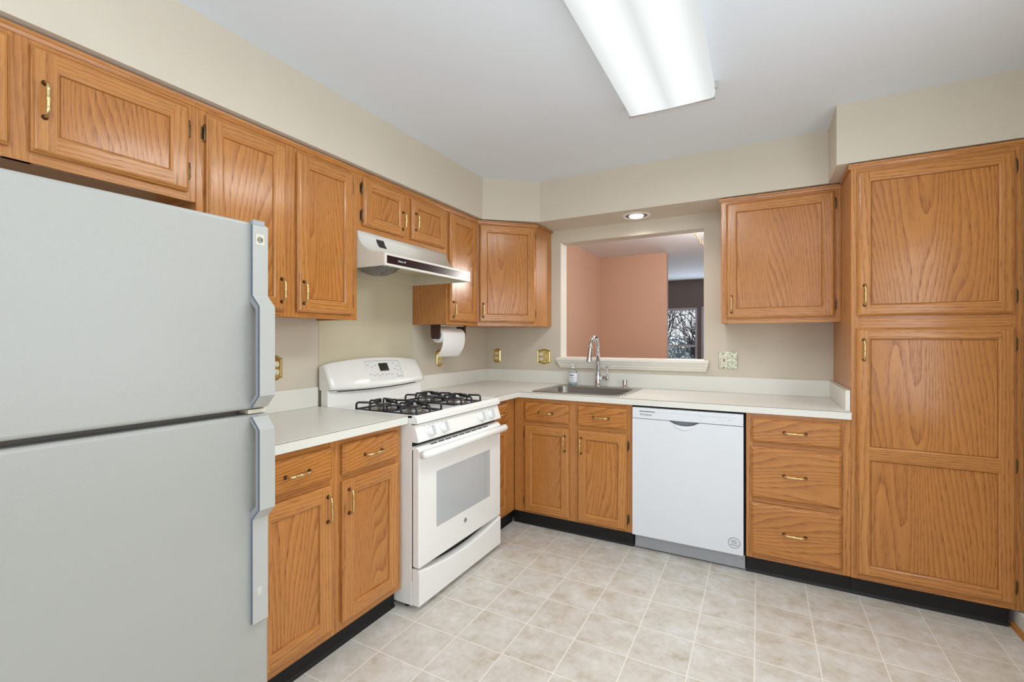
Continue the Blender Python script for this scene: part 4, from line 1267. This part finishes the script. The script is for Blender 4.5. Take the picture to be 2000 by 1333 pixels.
side = [(0.004, 1.634), (0.004, 1.826)] + curve + [(0.468, 1.699), (0.470, 1.697), (0.470, 1.634)]
for y, dy in ((HY0, 0.004), (HY1, -0.004)):
    b.face([(p[0], y, p[1]) for p in side]); b.face([(p[0], y + dy, p[1]) for p in side if True], 1)
    b.face([(0.004, y, 1.634), (0.470, y, 1.634), (0.470, y + dy, 1.634), (0.004, y + dy, 1.634)], 0)
b.build('hood_shell', [HOODM, HOODIN], hd)
b = MB()
b.box(0.4702, 0.4735, HY0 + 0.002, HY1 - 0.002, 1.686, 1.695); b.box(0.4702, 0.4735, HY0 + 0.002, HY1 - 0.002, 1.636, 1.646)
b.box(0.4702, 0.4735, HY0 + 0.002, HY0 + 0.016, 1.646, 1.686); b.box(0.4702, 0.4735, HY1 - 0.016, HY1 - 0.002, 1.646, 1.686)
b.build('band_frame', HOODM, hd)
bd = MB(); bd.box(0.4702, 0.4722, HY0 + 0.0165, HY1 - 0.0165, 1.6465, 1.6855); bd = bd.build('front_band', HOODB, hd)
lettering('band_lettering', 'Deluxe 30', 0.0135, WHITEP, bd, (0.4726, -1.610, 1.667), (PI / 2, 0, PI / 2), 0.3)
b = MB(); b.box(0.4722, 0.4727, -1.145, -1.022, 1.6665, 1.6685); b.box(0.4722, 0.4727, -1.06, -1.03, 1.655, 1.657); b.build('band_marking', WHITEP, bd)
b = MB()
p0, p1 = curve[1], curve[3]
dv = Vector((p1[0] - p0[0], 0, p1[1] - p0[1])); nn = Vector((-dv.z, 0, dv.x)).normalized()
A = [Vector((c_[0], 0, c_[1])) for c_ in curve[1:4]]
for a, c_ in zip(A[:-1], A[1:]):
    b.face([(a.x + nn.x * 0.0016, -1.612, a.z + nn.z * 0.0016), (a.x + nn.x * 0.0016, -1.555, a.z + nn.z * 0.0016), (c_.x + nn.x * 0.0016, -1.555, c_.z + nn.z * 0.0016), (c_.x + nn.x * 0.0016, -1.612, c_.z + nn.z * 0.0016)], 0)
b.build('switch_plate', DARKP, hd)
def mesh_filter():
    m = mat('filter_mesh_dark', (96, 94, 92), 0.45, 0.7)
    t = NT(m)
    co = t.n('ShaderNodeTexCoord').outputs['Object']
    v = t.n('ShaderNodeTexVoronoi'); v.inputs['Scale'].default_value = 180; t.l(co, v.inputs['Vector'])
    c_ = t.ramp(v.outputs['Distance'], [(0.2, (40, 38, 38)), (0.6, (158, 156, 152))])
    t.l(c_, t.b.inputs['Base Color'])
    t.bump(v.outputs['Distance'], 0.6, 0.002)
    return m
b = MB(); b.lathe([(0.128, 1.702), (0.128, 1.690), (0.118, 1.672), (0.09, 1.648), (0.05, 1.632), (0, 1.626)], (0.20, -1.50, 0), 'z', 36); b.build('fan_filter', mesh_filter(), hd)
b = MB(); b.lathe([(0.136, 1.702), (0.136, 1.688), (0.128, 1.688), (0.128, 1.702)], (0.20, -1.50, 0), 'z', 36); b.build('filter_ring', HOODM, hd)

# ------------------------------------------------------------------ dishwasher
DX0, DX1 = 1.410, 2.006
dw = thing('dishwasher', 'white built-in dishwasher with grey kick plate', 'dishwasher', (DX0, -0.636, 0))
W = DX1 - DX0
b = MB(); b.box(-0.002, W + 0.009, 0.045, 0.60, 0.085, 0.872); b.build('tub', BLACK, dw)
# door with pocket handle: grid strip with a scooped notch in the upper edge
zs = 0.797
nx0, nx1 = 0.212, 0.372
dd = MB()
dd.box(0, W, 0.0, 0.042, 0.100, 0.7585)
notch = []
for k in range(17):
    t = k / 16
    notch.append((nx0 + (nx1 - nx0) * t, zs - 0.024 * math.sin(PI * t) ** 0.7))
# strip 0.765..zs split around the notch
dd.box(0, nx0, 0.0, 0.042, 0.7585, zs, bev=0.0); dd.box(nx1, W, 0.0, 0.042, 0.7585, zs, bev=0.0)
for (p, q) in zip(notch[:-1], notch[1:]):
    dd.face([(p[0], 0.0, 0.7585), (q[0], 0.0, 0.7585), (q[0], 0.0, q[1]), (p[0], 0.0, p[1])])
    dd.face([(p[0], 0.0, p[1]), (q[0], 0.0, q[1]), (q[0], 0.03, q[1] + 0.004), (p[0], 0.03, p[1] + 0.004)], 1)
dd.face([(nx0, 0.03, 0.76), (nx1, 0.03, 0.76), (nx1, 0.03, zs + 0.002), (nx0, 0.03, zs + 0.002)], 1)
dd = dd.build('door', [DWW, mat('pocket_grey', (150, 154, 162), 0.4)], dw)
b = MB()
lip = []
for k in range(13):
    t = k / 12
    lip.append((nx0 + 0.008 + (nx1 - nx0 - 0.016) * t, math.sin(PI * t)))
for p, q in zip(lip[:-1], lip[1:]):
    for (f0, f1) in ((0, 1), (1, 2), (2, 3)):
        P_ = lambda a, f: (a[0], -0.0006 - 0.0045 * a[1] * math.sin(PI * f / 3), zs - 0.024 * a[1] ** 0.7 - 0.002 - 0.026 * a[1] ** 0.6 * f / 3)
        b.face([P_(p, f0), P_(q, f0), P_(q, f1), P_(p, f1)], 0, 'z', (0, 0), True)
b.build('handle_lip', DWW, dd)
cp = MB(); cp.box(0, W, -0.0015, 0.042, zs + 0.0025, 0.863, bev=0.003); cp = cp.build('control_panel', DWW, dw)
b = MB(); b.box(0.042, 0.132, -0.0022, -0.0014, 0.8405, 0.8445); b.build('vent_slot', DARKP, cp)
b = MB(); b.box(0.134, 0.56, -0.0019, -0.0014, 0.8408, 0.8428); b.build('panel_groove', mat('groove_pale', (206, 211, 219), 0.4), cp)
lettering('brand_lettering', 'Whirlpool', 0.0165, DARKP, cp, (0.078, -0.0018, 0.824), (PI / 2, 0, 0), 0.15)
b = MB()
for (x, z, l_) in ((0.375, .836, .007), (0.388, .836, .007), (0.402, .837, .012), (0.418, .836, .007), (0.378, .818, .012),
                 (0.435, .838, .007), (0.447, .838, .007), (0.461, .837, .009), (0.474, .837, .008), (0.437, .824, .004), (0.448, .812, .018), (0.472, .822, .004),
                 (0.489, .838, .012), (0.489, .822, .005), (0.508, .838, .010), (0.508, .822, .005), (0.528, .832, .010), (0.531, .826, .022)):
    b.box(x - l_ / 2, x + l_ / 2, -0.0019, -0.0014, z - 0.0007, z + 0.0007)
b.build('control_marking', mat('print_pale_grey', (176, 180, 188), 0.5), cp)
st = MB(); st.lathe([(0.0275, -0.0003), (0.0295, -0.0003), (0.0295, 0.0), (0.0275, 0.0), (0.0275, -0.0003)], (0.551, -0.0006, 0.162), 'y', 40)
for (z, l_) in ((0.176, 0.022), (0.168, 0.034), (0.160, 0.022), (0.150, 0.042)):
    x = 0.551 - l_ / 2
    while x < 0.551 + l_ / 2 - 0.001:
        st.box(x, x + 0.0022, -0.0009, -0.0003, z - 0.0016, z + 0.0016); x += 0.0032 if random.random() < 0.8 else 0.0052
st.build('round_sticker', mat('sticker_ink', (84, 80, 84), 0.6), dd)
b = MB(); b.box(0.004, W + 0.007, 0.054, 0.062, 0.008, 0.098, bev=0.001, seg=1)
for x in (0.016, W - 0.006):
    b.lathe([(0, -0.003), (0.006, -0.002), (0.0065, 0)], (x, 0.054, 0.062), 'y', 12)
b.build('kick_plate', DWK, dw)
